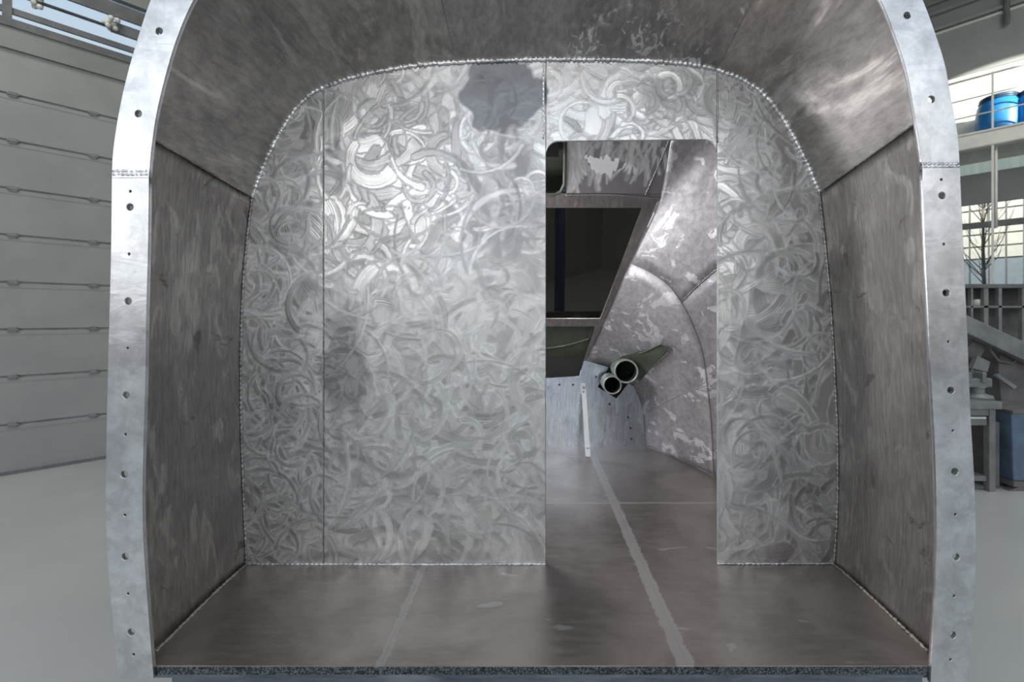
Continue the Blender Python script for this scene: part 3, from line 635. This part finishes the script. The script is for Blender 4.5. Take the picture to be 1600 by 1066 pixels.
for mf, sd in ((lambda v: v, 0), (mir, 100)):
    f = lambda L: [mf(v) for v in L]
    AA, CC, BB = f(A_low + A_up[1:]), f(C_low + C_up[1:]), f(B_low + B_up[1:])
    def rows(sel, i0, i1, name):
        n = len(sel[0]); m2 = len(sel); fs = [(i*n+j, i*n+j+1, (i+1)*n+j+1, (i+1)*n+j) for i in range(m2-1) for j in range(n-1)]
        o = MB().add([v for r in sel for v in r], fs).build(name, M['nose'], hull, smooth=True)
        if sum(q.normal.dot(Vector((q.center.x - .03, 0, q.center.z - 1.5))) for q in o.data.polygons) < 0: o.data.flip_normals()
        sm = o.modifiers.new('thickness', 'SOLIDIFY'); sm.thickness = .006; sm.offset = 1
    def along(a, c, b_):                       # smooth lines from the doorway ring over the middle ring to the end plate
        dA = (c - a).length; dB = (b_ - c).length; T = (c - a) / dA * dB + (b_ - c) / dB * dA; T = T / (dA + dB)
        def her(p, q, m0, m1, t_): return p*(2*t_**3-3*t_**2+1) + m0*(t_**3-2*t_**2+t_) + q*(-2*t_**3+3*t_**2) + m1*(t_**3-t_**2)
        s0 = (c - a) * 1.5 - T * dA * .5; s1 = (b_ - c) * 1.5 - T * dB * .5
        return [her(a, c, s0, T*dA, i/12) for i in range(13)], [her(c, b_, T*dB, s1, i/10) for i in range(11)]
    LL = [along(a, c, b_) for a, c, b_ in zip(AA, CC, BB)]
    off = [LL[-1][0][i] - LL[-1][0][0].lerp(LL[-1][0][12], i/12) for i in range(13)]
    up2 = [[a.lerp(c, i/12) + off[i] * (1 - j/11)**2 * (1 + 2*j/11) for i in range(13)] for j, (a, c) in enumerate(zip(f(A_top), f(C_top)))]
    g1 = [l[0] for l in LL[:24]]; g2 = [l[0] for l in LL[23:]] + up2[1:]; g3 = [l[1] for l in LL]
    if sd == 0: seamA = g1[-1]; seamB = g3[12]
    for gq in (g1, g2, g3): rows([list(r) for r in zip(*gq)], 0, 0, 'nose_panel')
    bead([v - Vector(((v.x - X0)*.004, 0, 0)) for v in f(C_low + C_up[1:])], .0028, 'ring_weld', M['weld_grey'], hull, 41 + sd)
    bead(f([Vector((p.x - .004, p.y, p.z)) for p in (B_low[0], B_low[8], B_low[16], B_low[23])]), .005, 'nose_rim_weld', M['weld'], hull, 43 + sd)
    bead(f([Vector((dx_at(y) - .004, y, FLZ + .002)) for y in (1.93, 2.3, 2.6, 2.95, 3.2, 3.4, 3.65)]), .0035, 'floor_weld', M['weld_grey'], hull, 44 + sd)
inw = lambda v: v - Vector((v.x - .03, 0, v.z - 1.5)).normalized() * .002
bead([inw(v) for v in seamA[1:]], .004, 'nose_seam_weld', M['weld_grey'], hull, 45)
bead([inw(v) for v in seamB], .003, 'nose_seam_weld', M['weld'], hull, 46)
# nose roof
rt = [P(x, float(topy(x)) if x > 505 else 137, NY) for x in np.linspace(530, 1145, 12)]
bb = [mir(e2).lerp(e2, i/11) + Vector((0, 0, .02*math.sin(math.pi*i/11))) for i in range(12)]
loft(rt, bb, 'nose_roof', M['nose'], hull, nb=4, bulge=0, curl=False)
# sloping windscreen sheet in its own plane
wd_ = (e1 - e0); wdir = Vector((0, wd_.y, wd_.z)).normalized(); wn = Vector((0, wdir.z, -wdir.y))   # up-slope and outward directions
def toW(x, v, d): q = Vector((0, e0.y, e0.z)) + wdir * v + wn * d; return (x, q.y, q.z)
def pw(px, py):
    sl = -wd_.y / wd_.z; Yp = (e0.y + sl*(e0.z - EYE)) / (1 + sl*(CY - py)/F); q = P(px, py, Yp); return (q.x, (q - Vector((q.x, e0.y, e0.z))).length * (1 if q.z > e0.z else -1))
mx = lambda p: (2*X0 - p[0], p[1])
o_ = [pw(915, 566), pw(1032, 308)]; o_ = [(e0.x, -.09), (e0.x, 0), (e1.x, wd_.yz.length if hasattr(wd_, 'yz') else Vector((wd_.y, wd_.z)).length)]
up = [pw(938, 498), pw(1003, 325)]; lw = [pw(905, 586), pw(930, 510)]
sheet([o_ + [mx(p) for p in o_[::-1]], up + [mx(p) for p in up[::-1]], lw + [mx(p) for p in lw[::-1]]], 0, .006, 'windscreen_sheet', M['frame'], hull, to=toW)
def plane_poly(pts, d, th, name, mat, parent): return sheet([pts], 0, th, name, mat, parent, bev=.0005, to=lambda x, v, q: toW(x, v, q + d))
up_w = [(p[0] + .02, p[1] + s_) for p, s_ in zip(up, (-.02, .02))]
plane_poly(up_w + [mx(p) for p in up_w[::-1]], .008, .006, 'windscreen_pane', M['tint'], hull)
ped = P(930, 510, 3.5)
lw_w = [(p[0] + .05, p[1] + s_) for p, s_ in zip(lw, (-.06, .03))]
plane_poly(lw_w + [mx(p) for p in lw_w[::-1]], .05, .006, 'olive_panel', M['olive'], hull)
def wpt(px, py, d): x, v = pw(px, py); return Vector(toW(x, v, d))
bead([wpt(x, y, .045) for x, y in ((800, 552), (853, 551.5), (885, 547), (921, 537))], .006, 'olive_weld', M['olive_light'], hull, 51)
bead([wpt(x, y, .045) for x, y in ((921, 537), (930, 513))], .005, 'olive_weld', M['olive_light'], hull, 52)
bead([wpt(x, y, -.004) for x, y in ((905, 592), (1003, 372), (1028, 314))], .0016, 'frame_weld', M['weld_grey'], hull, 53)
# bright ground header above the windscreen
hd = e2 - e1; 
def toH(X, Y):
    t_ = (308 - Y) / 90.0; Yd = 2.5 + (2.2 - 2.5)*t_; return np.stack([(X-CX)*Yd/F, Yd, EYE + (CY-Y)*Yd/F], -1)
FN = strokes(600, 200, 1060, 320, 1.2, [
    (150, (6, 11), (60, 200), (22, 48), 3*mm_, 5*mm_, .9, 0.1, (600, 208, 1060, 276)),
    (190, (4, 7), (60, 200), (14, 30), 3*mm_, 4*mm_, .9, .3, (600, 210, 1022, 272)),
    (60, (4, 8), (60, 200), (30, 60), 3*mm_, 4*mm_, .9, 0.0, (884, 208, 905, 304))], 17)
hn = Vector((0, e2.z - e1.z, e1.y - e2.y)).normalized(); hn = Vector((0, -abs(hn.y), -abs(hn.z)))
ysn = np.arange(308, 212, -1.3); U = np.linspace(0, 1, 118)[None, :]; xr = 1032 + (308 - ysn)/90*16; X = 884*(1-U) + xr[:, None]*U; Y = ysn[:, None] + 0*X
ground_plate('header_plate', X, Y, FN, M['ground_nose'], hull, toH, tuple(hn), skinf=lambda X, Y: 1 - sample(FN, 'cov', X, Y))
U2 = np.linspace(0, 1, 20)[None, :]; X = 650*(1-U2) + 780*U2; X = X + 0*ysn[:, None]; Y = ysn[:, None] + 0*X
ground_plate('header_plate', X, Y, FN, M['ground_nose'], hull, toH, tuple(hn))
def h3(px, py, d=0): v = Vector(toH(np.array(float(px)), np.array(float(py)))); return v - hn * d
mb = MB(); mb.add([h3(784, 308), h3(880, 303), h3(880, 301, .12), h3(784, 301, .12)], [(0, 1, 2, 3)])
for a, b_ in (((884, 308), (884, 212)), ((780, 308), (780, 212))): mb.add([h3(*a), h3(*b_), h3(*b_, .14), h3(*a, .14)], [(0, 1, 2, 3)])
mb.add([h3(780, 308, .14), h3(884, 308, .14), h3(884, 212, .14), h3(780, 212, .14)], [(0, 1, 2, 3)]); mb.build('olive_recess', M['olive'], hull)
mb = MB(); mb.add([h3(780, 265, .10), h3(874, 265, .10), h3(874, 212, .10), h3(780, 212, .10)], [(0, 1, 2, 3)]); mb.build('recess_upper_sheet', M['black'], hull)  # black sheet across the upper part of the recess
MB().tube([h3(x, y, .002) for x, y in ((780, 306), (862, 306), (876, 300), (882, 288), (883, 250), (883, 214))], .010, 8).build('recess_frame', M['olive_light'], hull, smooth=True)
mb = MB(); mb.add([h3(650, 314, -.002), h3(1034, 314, -.002), h3(1031, 303, -.002), h3(650, 300, -.002), h3(650, 314, .01), h3(1034, 314, .01), h3(1031, 303, .01), h3(650, 300, .01)], [(0,1,2,3),(7,6,5,4),(0,4,5,1),(1,5,6,2),(2,6,7,3),(3,7,4,0)]); mb.build('header_strip', M['frame'], hull)
bead([h3(884, 304, -.004), h3(960, 304, -.004), h3(1030, 309, -.004)], .003, 'header_weld', M['weld'], hull, 55)
bead([h3(x, y, -.002) for x, y in ((1008, 305), (1028, 260), (1046, 217))], .004, 'header_weld', M['weld_grey'], hull, 56)
# end plate with its square cut-out
EYp = 3.655
ep = [(1008,698),(1006,655),(1000,625),(990,604),(982,599),(963,623),(934,605),(951,574),(913,563),(905,588),(853,591)]
ep = [wz(p, EYp) for p in ep]; arc = cm(ep[:4], 12); full = arc + ep[4:]
low = [mx(p) for p in [wz(q, EYp) for q in [(1008,698),(1006,655),(1000,625),(990,604),(951,574),(913,563),(905,588)]]]
rv = [(931.5,589),(895.4,601.6),(874,601.6),(952.3,631.7),(981.3,652.2),(985.2,669.1),(986.6,686)]
sheet([full + low[::-1]] + [circ(*wz(p, EYp), .0095, 10) for p in rv], EYp, .004, 'end_plate', M['filmed'], hull, bev=.0005)
for p in rv:
    q = P(*p, EYp + .004); MB().lathe([(.0001, 0), (.0085, 0), (.0085, .004), (.0001, .004)], q, 10, Matrix.Rotation(math.radians(90), 3, 'X')).build('rivet', M['rivet'], hull)
MB().box((2*X0 - .9, 3.70, FLZ), (.9, 3.71, 1.38)).build('backing_plate', M['black'], hull)
# pipes and their fairing
def ring_pipe(px, py, r, ln, ax):
    c = P(px, py, 3.28); d = Vector(ax).normalized(); rot = d.to_track_quat('Z', 'Y').to_matrix()
    MB().lathe([(r*.84, -ln*.0), (r*.84, ln), (.001, ln)], c, 28, rot).build('pipe_bore', M['black'], hull, smooth=True)
    MB().lathe([(r*.85, .002), (r*.85, -.004), (r*.97, -.006), (r, .0), (r, ln)], c, 28, rot).build('pipe', M['pipe'], hull, smooth=True)
ring_pipe(978.5, 580.5, 19*3.28/F, .3, (.09, 1, -.03)); ring_pipe(957, 602, 14.5*3.28/F, .3, (.08, 1, -.05))
a0, a1, a2, a3 = P(992, 585, 3.48), P(985, 556, 3.50), P(1042, 543, 3.28), P(1040, 556, 3.26)
mb = MB(); tip = [P(1034, 538, 2.98), P(1047, 543, 2.96), P(1040, 554, 3.02)]; root = [P(958, 562, 3.50), P(990, 556, 3.31), P(998, 596, 3.52)]
mb.add(root + tip, [(0, 1, 4, 3), (1, 2, 5, 4), (0, 3, 5, 2), (3, 4, 5), (0, 2, 1)]); mb.build('pipe_fairing', M['olive'], hull, bevel=.01)
bead([P(x, y, Y) for x, y, Y in ((955, 566, 3.47), (975, 556, 3.40), (1003, 551, 3.19), (1036, 536, 2.95))], .007, 'fairing_rim', M['olive_light'], hull, 61)
bead([P(x, y, Y) for x, y, Y in ((999, 595, 3.48), (1020, 573, 3.22), (1043, 553, 2.98))], .005, 'fairing_rim', M['olive_light'], hull, 62)

# brace bar leaning on the end plate
bb_ = thing('brace_bar', P(919, 713, 3.4), 'white angle bar leaning on the end plate beyond the doorway', 'brace')
top_ = P(912, 606, 3.635); bot_ = Vector((P(919, 714, 1.016*F/217).x, 1.016*F/217, FLZ))
mb = MB(); mb.bar(bot_ + Vector((0, 0, .0)), top_, .034, .004, up=(0, 1, 0)); mb.build('bar', M['strut'], bb_)
mb = MB(); sdv = Vector((-.017, 0, 0)); mb.bar(bot_ + sdv + Vector((0, .012, .002)), top_ + sdv + Vector((0, .006, 0)), .004, .022, up=(0, 1, 0)); mb.build('bar_flange', M['strut'], bb_)
MB().box((top_.x - .020, 3.640, top_.z - .05), (top_.x + .016, 3.655, top_.z + .03)).build('end_bracket', M['strut'], bb_, bevel=.002)
for dz in (-.03, .005): MB().lathe([(.0001, -.004), (.006, -.003), (.007, 0), (.007, .006)], top_ + Vector((-.002, .010 - .03, dz)), 10, Matrix.Rotation(math.radians(-90), 3, 'X')).build('bolt', M['dark_steel'], bb_)
for dx in (-.006, .006): MB().lathe([(.0001, -.003), (.004, -.003), (.004, .003)], bot_.lerp(top_, .12) + Vector((dx, -.006, 0)), 8, Matrix.Rotation(math.radians(-90), 3, 'X')).build('bolt', M['dark_steel'], bb_)

# ------------------------------------------------------------------ background right: shelf, drums
shelf = thing('drum_shelf', WR.pt(WR.u(1550), 0, -.9), 'white steel high shelf with guard rails carrying blue drums', 'shelf')
WS = Wall((WR.o - WR.n * 1.0).xy, WR.d.xy); WS.n = WR.n; WS.M = Matrix(((WS.d.x, WS.n.x, 0, WS.o.x), (WS.d.y, WS.n.y, 0, WS.o.y), (0, 0, 1, 0), (0, 0, 0, 1)))
zs1, zs0 = WS.z(1530, 206), WS.z(1530, 231); s0, s1 = sorted((WS.u(1900), WS.u(1380)))
mb = MB(); WS.box(mb, s0, s1, zs1 - .03, zs1, .02, .98); mb.build('shelf_deck', M['white_steel'], shelf)
mb = MB(); WS.box(mb, s0, s1, zs0, zs1, 0, .02); WS.box(mb, s0, s1, zs0, zs0 + .03, 0, .1); WS.box(mb, s0, s1, zs1 - .02, zs1 + .01, -.02, .1); mb.build('front_beam', M['white_steel'], shelf, bevel=.004)
mb = MB(); WS.box(mb, s0, s1, zs0, zs1, .96, .98); mb.build('rear_beam', M['white_steel'], shelf)
for py in (119, 150, 178): 
    z = WS.z(1530, py); mb = MB(); mb.tube([WS.pt(s0, z, .02), WS.pt(s1, z, .02)], .012 if py > 120 else .018, 8); mb.build('guard_rail', M['white_steel'], shelf, smooth=True)
for px in (1551, 1400, 1760):
    u = WS.u(px); mb = MB(); mb.box((u - .016, 0, 0), (u + .016, .03, zs0), WS.M); mb.box((u - .014, .0, zs1), (u + .014, .025, WS.z(1530, 117)), WS.M); mb.build('post', M['white_steel'], shelf, bevel=.004)
u = WS.u(1556); mb = MB(); mb.tube([WS.pt(u, zs0, .1), WS.pt(u, WS.z(1556, 300), .1), WS.pt(u, WS.z(1556, 355), .1)], .02, 8); mb.build('down_pipe', M['white_steel'], shelf, smooth=True)
def drum(px, label):
    u = WS.u(px); dist = .5; c = WS.pt(u, zs1, dist)
    # centre of the drum on the sight line
    r = (px - CX)/F; a = WS.pt(0, 0, dist); uu = (r*a.y - a.x)/(WS.d.x - r*WS.d.y); c = WS.pt(uu, zs1, dist); s = c.y / F
    R = 29.5 * s * .93; H = 60 * s
    o = thing('drum', c, label, 'drum', 'blue drums on the high shelf')
    MB().lathe([(.001, 0), (R*.90, 0), (R*.93, .02), (R, H*.3), (R, H*.55), (R*.93, H*.8), (R*.78, H*.92), (R*.76, H*.97), (R*.76, H)], c, 36).build('body', M['drum'], o, smooth=True)
    MB().lathe([(R*.76, H*.93), (R*.84, H*.93), (R*.84, H*1.0), (R*.78, H*1.02), (R*.2, H*1.0), (.001, H*1.0)], c, 36).build('lid', M['drum_dark'], o, smooth=True)
    MB().lathe([(R*.86, H*.90), (R*.875, H*.915), (R*.86, H*.93), (R*.84, H*.93)], c, 36).build('lid_ring', M['drum_dark'], o, smooth=True)
drum(1561, 'blue plastic drum on the high shelf behind the rail post'); drum(1622, 'blue plastic drum cut by the right edge of the view')

# outside: facade and tree
fb = thing('facade_building', (13.5, 15, 0), 'pale building outside the right window with panel joints', 'building')
WO = Wall((12.8, 13.3), (-.975, 1)); 
zf = [0, WO.z(1530, 405), WO.z(1530, 386), WO.z(1530, 367), WO.z(1530, 348), WO.z(1530, 329), WO.z(1530, 310), WO.z(1530, 291), 8]
uf = [-8, -2.2, WO.u(1600), WO.u(1572), WO.u(1545), WO.u(1515), WO.u(1480), 6, 10]; uf = sorted(uf)
for i, (a, c_) in enumerate(zip(zf, zf[1:])):
    for ua_, ub_ in zip(uf, uf[1:]):
        mt = M['facade'] if i else M['facade_b']; mb = MB(); mb.box((ua_ + .02, 0, a + .02), (ub_ - .02, .1, c_ - .02), WO.M); mb.build('facade_panel', mt, fb)
mb = MB(); mb.box((-8, .06, 0), (10, .2, 8), WO.M); mb.build('facade_backing', M['dark_steel'], fb)
tree = thing('bare_tree', P(1538, 497, 10.5).xy.to_3d(), 'slim bare tree outside the right window', 'tree')
base = Vector((P(1538, 0, 10.5).x, 10.5, 0)); rnd = random.Random(5)
mb = MB(); mb.tube([base, base + Vector((.02, 0, 1.8)), base + Vector((-.03, 0, 3.2)), base + Vector((0, 0, 5.4))], [.05, .04, .03, .01], 8); mb.build('trunk', M['bark'], tree, smooth=True)
mb = MB()
for k_ in range(34):
    z = rnd.uniform(2.3, 5.0); a = rnd.uniform(0, 6.28); L = rnd.uniform(.6, 1.3); p = base + Vector((0, 0, z)); q = p + Vector((math.cos(a)*L*.5, math.sin(a)*L*.5, L*.9))
    mb.tube([p, p.lerp(q, .5) + Vector((math.cos(a), math.sin(a), -.3))*.08, q], [.011, .008, .003], 5)
    for j in range(2):
        s_ = p.lerp(q, rnd.uniform(.3, .8)); a2_ = a + rnd.uniform(-1.2, 1.2); mb.tube([s_, s_ + Vector((math.cos(a2_)*.3, math.sin(a2_)*.3, .35))], [.005, .002], 4)
mb.build('branches', M['bark'], tree, smooth=True)

# workshop clutter at the right edge
def at(px, py, Y): return P(px, py, Y)
wb = thing('workbench', (4.3, 4.45, 0), 'grey workbench with shelves beside the right flange', 'workbench')
Y0 = 4.35
def bx(name, mat, px0, px1, py0, py1, Y, dy, parent, bev=.004):
    a = P(px0, py1, Y); c_ = P(px1, py0, Y); return MB().box((a.x, Y, max(a.z, 0.0)), (c_.x, Y + dy, c_.z)).build(name, mat, parent, bevel=bev)
zfl = lambda Y: CY + EYE*F/Y
bx('worktop', M['steel_lt'], 1440, 1566, 628, 640, Y0, .6, wb); bx('apron', M['bench'], 1445, 1545, 640, 650, Y0 + .02, .03, wb)
bx('drawer', M['bench'], 1450, 1542, 651, 665, Y0 + .02, .5, wb); bx('drawer_pull', M['pale'], 1480, 1541, 652, 655, Y0, .02, wb, .002)
bx('lower_shelf', M['bench'], 1450, 1542, 744, 752, Y0 + .04, .5, wb)
for px in (1546, 1450):
    for dy in (0.02, .5): bx('leg', M['bench'], px, px + 10, 640, 999, Y0 + dy, .06, wb)
bx('side_panel', M['mach'], 1552, 1562, 660, 760, Y0 + .1, .4, wb)
vz = thing('bench_vice', P(1528, 628, Y0 + .2), 'grey metal vice with rounded body on the workbench', 'vice')
vb = P(1528, 628, Y0 + .2); vb.z = P(1528, 628, Y0).z + .001
MB().lathe([(.001, 0), (.12, 0), (.11, .03), (.05, .05), (.05, .1), (.07, .12), (.001, .13)], vb, 20).build('base', M['steel_lt'], vz, smooth=True)
MB().box((vb.x - .14, vb.y - .05, vb.z + .11), (vb.x + .1, vb.y + .06, vb.z + .2)).build('body', M['steel_lt'], vz, bevel=.015)
MB().box((vb.x - .16, vb.y - .07, vb.z + .16), (vb.x - .12, vb.y + .08, vb.z + .26)).build('jaw', M['steel_lt'], vz, bevel=.006)
MB().box((vb.x - .02, vb.y - .07, vb.z + .16), (vb.x + .02, vb.y + .08, vb.z + .26)).build('jaw', M['steel_lt'], vz, bevel=.006)
MB().tube([(vb.x - .28, vb.y, vb.z + .15), (vb.x - .14, vb.y, vb.z + .15)], .015, 10).build('screw', M['mach'], vz, smooth=True)
# blue bin on a small dolly
bn = thing('blue_bin', P(1610, 750, 4.4).xy.to_3d() , 'blue-grey plastic container at the right edge beside the bench', 'container')
bzb = P(0, 752, 4.4).z; bzt = P(0, 642, 4.4).z
a0_, a1_ = P(1584, 0, 4.4).x, P(1574, 0, 4.4).x; r0, r1 = a0_ + .55, a1_ + .6
vs = [(a0_, 4.4, bzb), (r0, 4.4, bzb), (r0, 4.8, bzb), (a0_, 4.8, bzb), (a1_, 4.36, bzt), (r1, 4.36, bzt), (r1, 4.84, bzt), (a1_, 4.84, bzt)]
MB().add(vs, [(0,3,2,1),(0,1,5,4),(1,2,6,5),(2,3,7,6),(3,0,4,7)]).build('tub', M['bin'], bn, bevel=.01)
MB().box((a1_ - .01, 4.34, bzt - .02), (r1 + .02, 4.86, bzt + .012)).build('lid', M['mach'], bn, bevel=.006)
MB().box((a0_ - .0, 4.40 - .012, bzb + .42*(bzt - bzb)), (r0, 4.41, bzb + .45*(bzt - bzb))).build('rib', M['bin'], bn)
st = thing('bin_stand', P(1610, 800, 4.4).xy.to_3d(), 'low dark stand on splayed feet under the blue container', 'stand')
MB().box((a0_ - .02, 4.38, bzb - .05), (r0 + .02, 4.82, bzb - .001)).build('top', M['mach'], st, bevel=.005)
for sx in (a0_ + .06, r0 - .06):
    for sy in (4.42, 4.78):
        MB().add([(sx-.12, sy-.03, 0), (sx+.06, sy-.03, 0), (sx+.06, sy+.03, 0), (sx-.12, sy+.03, 0), (sx-.02, sy-.03, bzb-.05), (sx+.03, sy-.03, bzb-.05), (sx+.03, sy+.03, bzb-.05), (sx-.02, sy+.03, bzb-.05)], [(0,3,2,1),(4,5,6,7),(0,1,5,4),(1,2,6,5),(2,3,7,6),(3,0,4,7)]).build('foot', M['mach'], st)
# machine: a grey saw-like stand with a slanting arm and dark body
mc = thing('slanting_arm_machine', P(1590, 800, 5.2).xy.to_3d(), 'dark grey machine with a broad slanting arm behind the workbench', 'machine')
Ym = 5.2
pts = [P(1480, 478, Ym), P(1640, 552, Ym), P(1640, 582, Ym), P(1480, 506, Ym)]
vs = pts + [p + Vector((0, .12, 0)) for p in pts]; MB().add(vs, [(0,1,2,3),(7,6,5,4),(0,4,5,1),(1,5,6,2),(2,6,7,3),(3,7,4,0)]).build('arm', M['steel_lt'], mc, bevel=.01)
def poly(name, mat, pp, Y, dy, parent):
    pts = [P(x, y, Y) for x, y in pp]; n = len(pts); vs = pts + [p + Vector((0, dy, 0)) for p in pts]
    return MB().add(vs, [tuple(range(n)), tuple(range(2*n-1, n-1, -1))] + [(i, n+i, n+(i+1) % n, (i+1) % n) for i in range(n)]).build(name, mat, parent, bevel=.006)
poly('motor_housing', M['mach'], [(1516, 540), (1536, 514), (1552, 520), (1540, 545), (1524, 575), (1508, 580), (1505, 552)], Ym + .13, .25, mc)
poly('column', M['mach'], [(1572, 532), (1608, 545), (1625, 620), (1600, 720), (1590, 725+0), (1568, 645), (1560, 590), (1562, 560)], Ym + .14, .3, mc)
poly('pedestal', M['mach'], [(1570, 640), (1640, 640), (1650, zfl(Ym+.1) ), (1562, zfl(Ym+.1))], Ym + .1, .45, mc)
mb = MB(); mb.tube([P(x, y, Ym + .1) for x, y in ((1545, 528), (1548, 548), (1560, 564), (1582, 568), (1597, 552))], .012, 8); mb.build('hose', M['dark_steel'], mc, smooth=True)
poly('handle', M['steel_lt'], [(1556, 588), (1560, 584), (1590, 604), (1586, 609)], Ym + .02, .04, mc)
poly('guard', M['steel_lt'], [(1528, 556), (1548, 566), (1543, 582), (1520, 576)], Ym + .02, .06, mc)
# white paper cone-like funnels and tins on the bench
def cone(px, py, Y, r, h, name, label, mat, cat):
    c_ = P(px, py, Y); o = MB().lathe([(.001, 0), (r*.2, 0), (r*.25, h*.15), (r, h*.9), (r, h), (r*.92, h), (r*.2, h*.16), (.001, h*.14)], c_, 20).build(name, mat, None, smooth=True); return tag(o, label, cat)
zb = P(0, 628, Y0 + .2).z
def post_rack():
    o = thing('profile_rack', (5.6, 6.2, 0), 'tall dark rack with pale upright bars under the right window', 'rack'); Y = 6.2
    for px, wd2, mt in ((1519, 3, 'steel_lt'), (1541, 7, 'bench'), (1563, 5, 'steel_lt'), (1600, 6, 'bench')):
        a = P(px, 445, Y); MB().box((a.x - wd2*Y/F/2, Y, 0), (a.x + wd2*Y/F/2, Y + .05, a.z)).build('upright', M[mt], o)
    MB().box((P(1490, 0, Y).x, Y - .01, P(0, 450, Y).z), (P(1680, 0, Y).x, Y + .5, P(0, 444, Y).z)).build('top_rail', M['dark_steel'], o)
    MB().box((P(1490, 0, Y).x, Y + .5, 0), (P(1680, 0, Y).x, Y + .52, P(0, 450, Y).z)).build('back_sheet', M['mach'], o)
    MB().box((P(1490, 0, Y).x, Y - .0, P(0, 481, Y).z), (P(1680, 0, Y).x, Y + .5, P(0, 478, Y).z)).build('rack_shelf', M['bench'], o)
    MB().box((P(1490, 0, Y).x, Y - .0, P(0, 590, Y).z), (P(1680, 0, Y).x, Y + .5, P(0, 585, Y).z)).build('rack_shelf', M['bench'], o)
post_rack()
def tin(px, py0, py1, w_, Y, label, mat):
    c_ = P(px, py1, Y); R = w_*Y/F/2; H = (py1 - py0)*Y/F
    o = thing('tin', c_, label, 'tin'); MB().lathe([(.001, 0), (R, 0), (R, H*.86), (R*.9, H*.94)], c_, 24).build('body', mat, o, smooth=True)
    MB().lathe([(R*.95, H*.9), (R*.95, H), (.001, H)], c_, 24).build('cap', M['white_steel'], o, smooth=True)
tin(1525.5, 468, 478, 11, 6.3, 'pale round tin on the rack shelf beside the right flange', M['pale'])
def sack(pp, Y, dy, name, label, mat, cat):
    o = poly(name, mat, pp, Y, dy, None); return tag(o, label, cat)
sack([(1549, 541), (1566, 541), (1557, 578), (1551, 572), (1543, 562)], 6.1, .08, 'paper_sheet', 'pale crumpled sheet hanging behind the dark machine', M['pale'], 'sheet')
sack([(1568, 607), (1582, 607), (1574, 615)], 6.1, .06, 'paper_scrap', 'small pale scrap below the dark machine body', M['pale'], 'scrap')

# rack seen through the windscreen
pr = thing('pallet_rack', (.4, 5.6, 0), 'blue and red pallet rack seen through the dark windscreen', 'rack'); Y = 5.6
for px in (884, 700):
    a = P(px, 0, Y); MB().box((a.x - .04, Y, 0), (a.x + .04, Y + .08, 4.2)).build('upright', M['rack_blue'], pr)
    MB().box((a.x - .04, Y + .9, 0), (a.x + .04, Y + .98, 4.2)).build('upright', M['rack_blue'], pr)
zr = P(0, 388, Y).z
for yy in (Y, Y + .9): MB().box((P(704, 0, Y).x, yy + .01, zr - .09), (P(880, 0, Y).x, yy + .07, zr)).build('beam', M['rack_red'], pr)
MB().box((P(704, 0, Y).x, Y + .02, zr), (P(875, 0, Y).x, Y + .94, zr + .02)).build('rack_deck', M['dark_steel'], pr)
for i, px in enumerate((862, 838, 806)):
    a = P(px, 0, Y + .1); o = thing('carton', (a.x, Y + .2, zr + .02), ('brown carton on the rack nearest the blue upright', 'brown carton second from the blue rack upright', 'brown carton third from the blue rack upright')[i], 'box', 'cartons on the pallet rack')
    MB().box((a.x - .09, Y + .05, zr + .02), (a.x + .09, Y + .4, zr + .24)).build('body', M['carton'], o, bevel=.003)
    MB().box((a.x - .02, Y + .048, zr + .12), (a.x + .03, Y + .0505, zr + .17)).build('shipping_label', M['pale'], o)

# narrow spot lamp added to stand in for sun on the upper wall
pt = WR.pt(WR.u(1555), WR.z(1555, 176)); spot('added_sun_spot', (pt.x + 1.6, pt.y - 6.2, pt.z + 1.2), pt, 7000, 15, (1, .97, .86))
# second spot lamp, added outside to stand in for sun on the building
fp = WO.pt(WO.u(1545), 4.2); spot('added_facade_spot', (fp.x - 3.0, fp.y - 4.2, 7.4), fp, 2600, 75, (1, .95, .84))
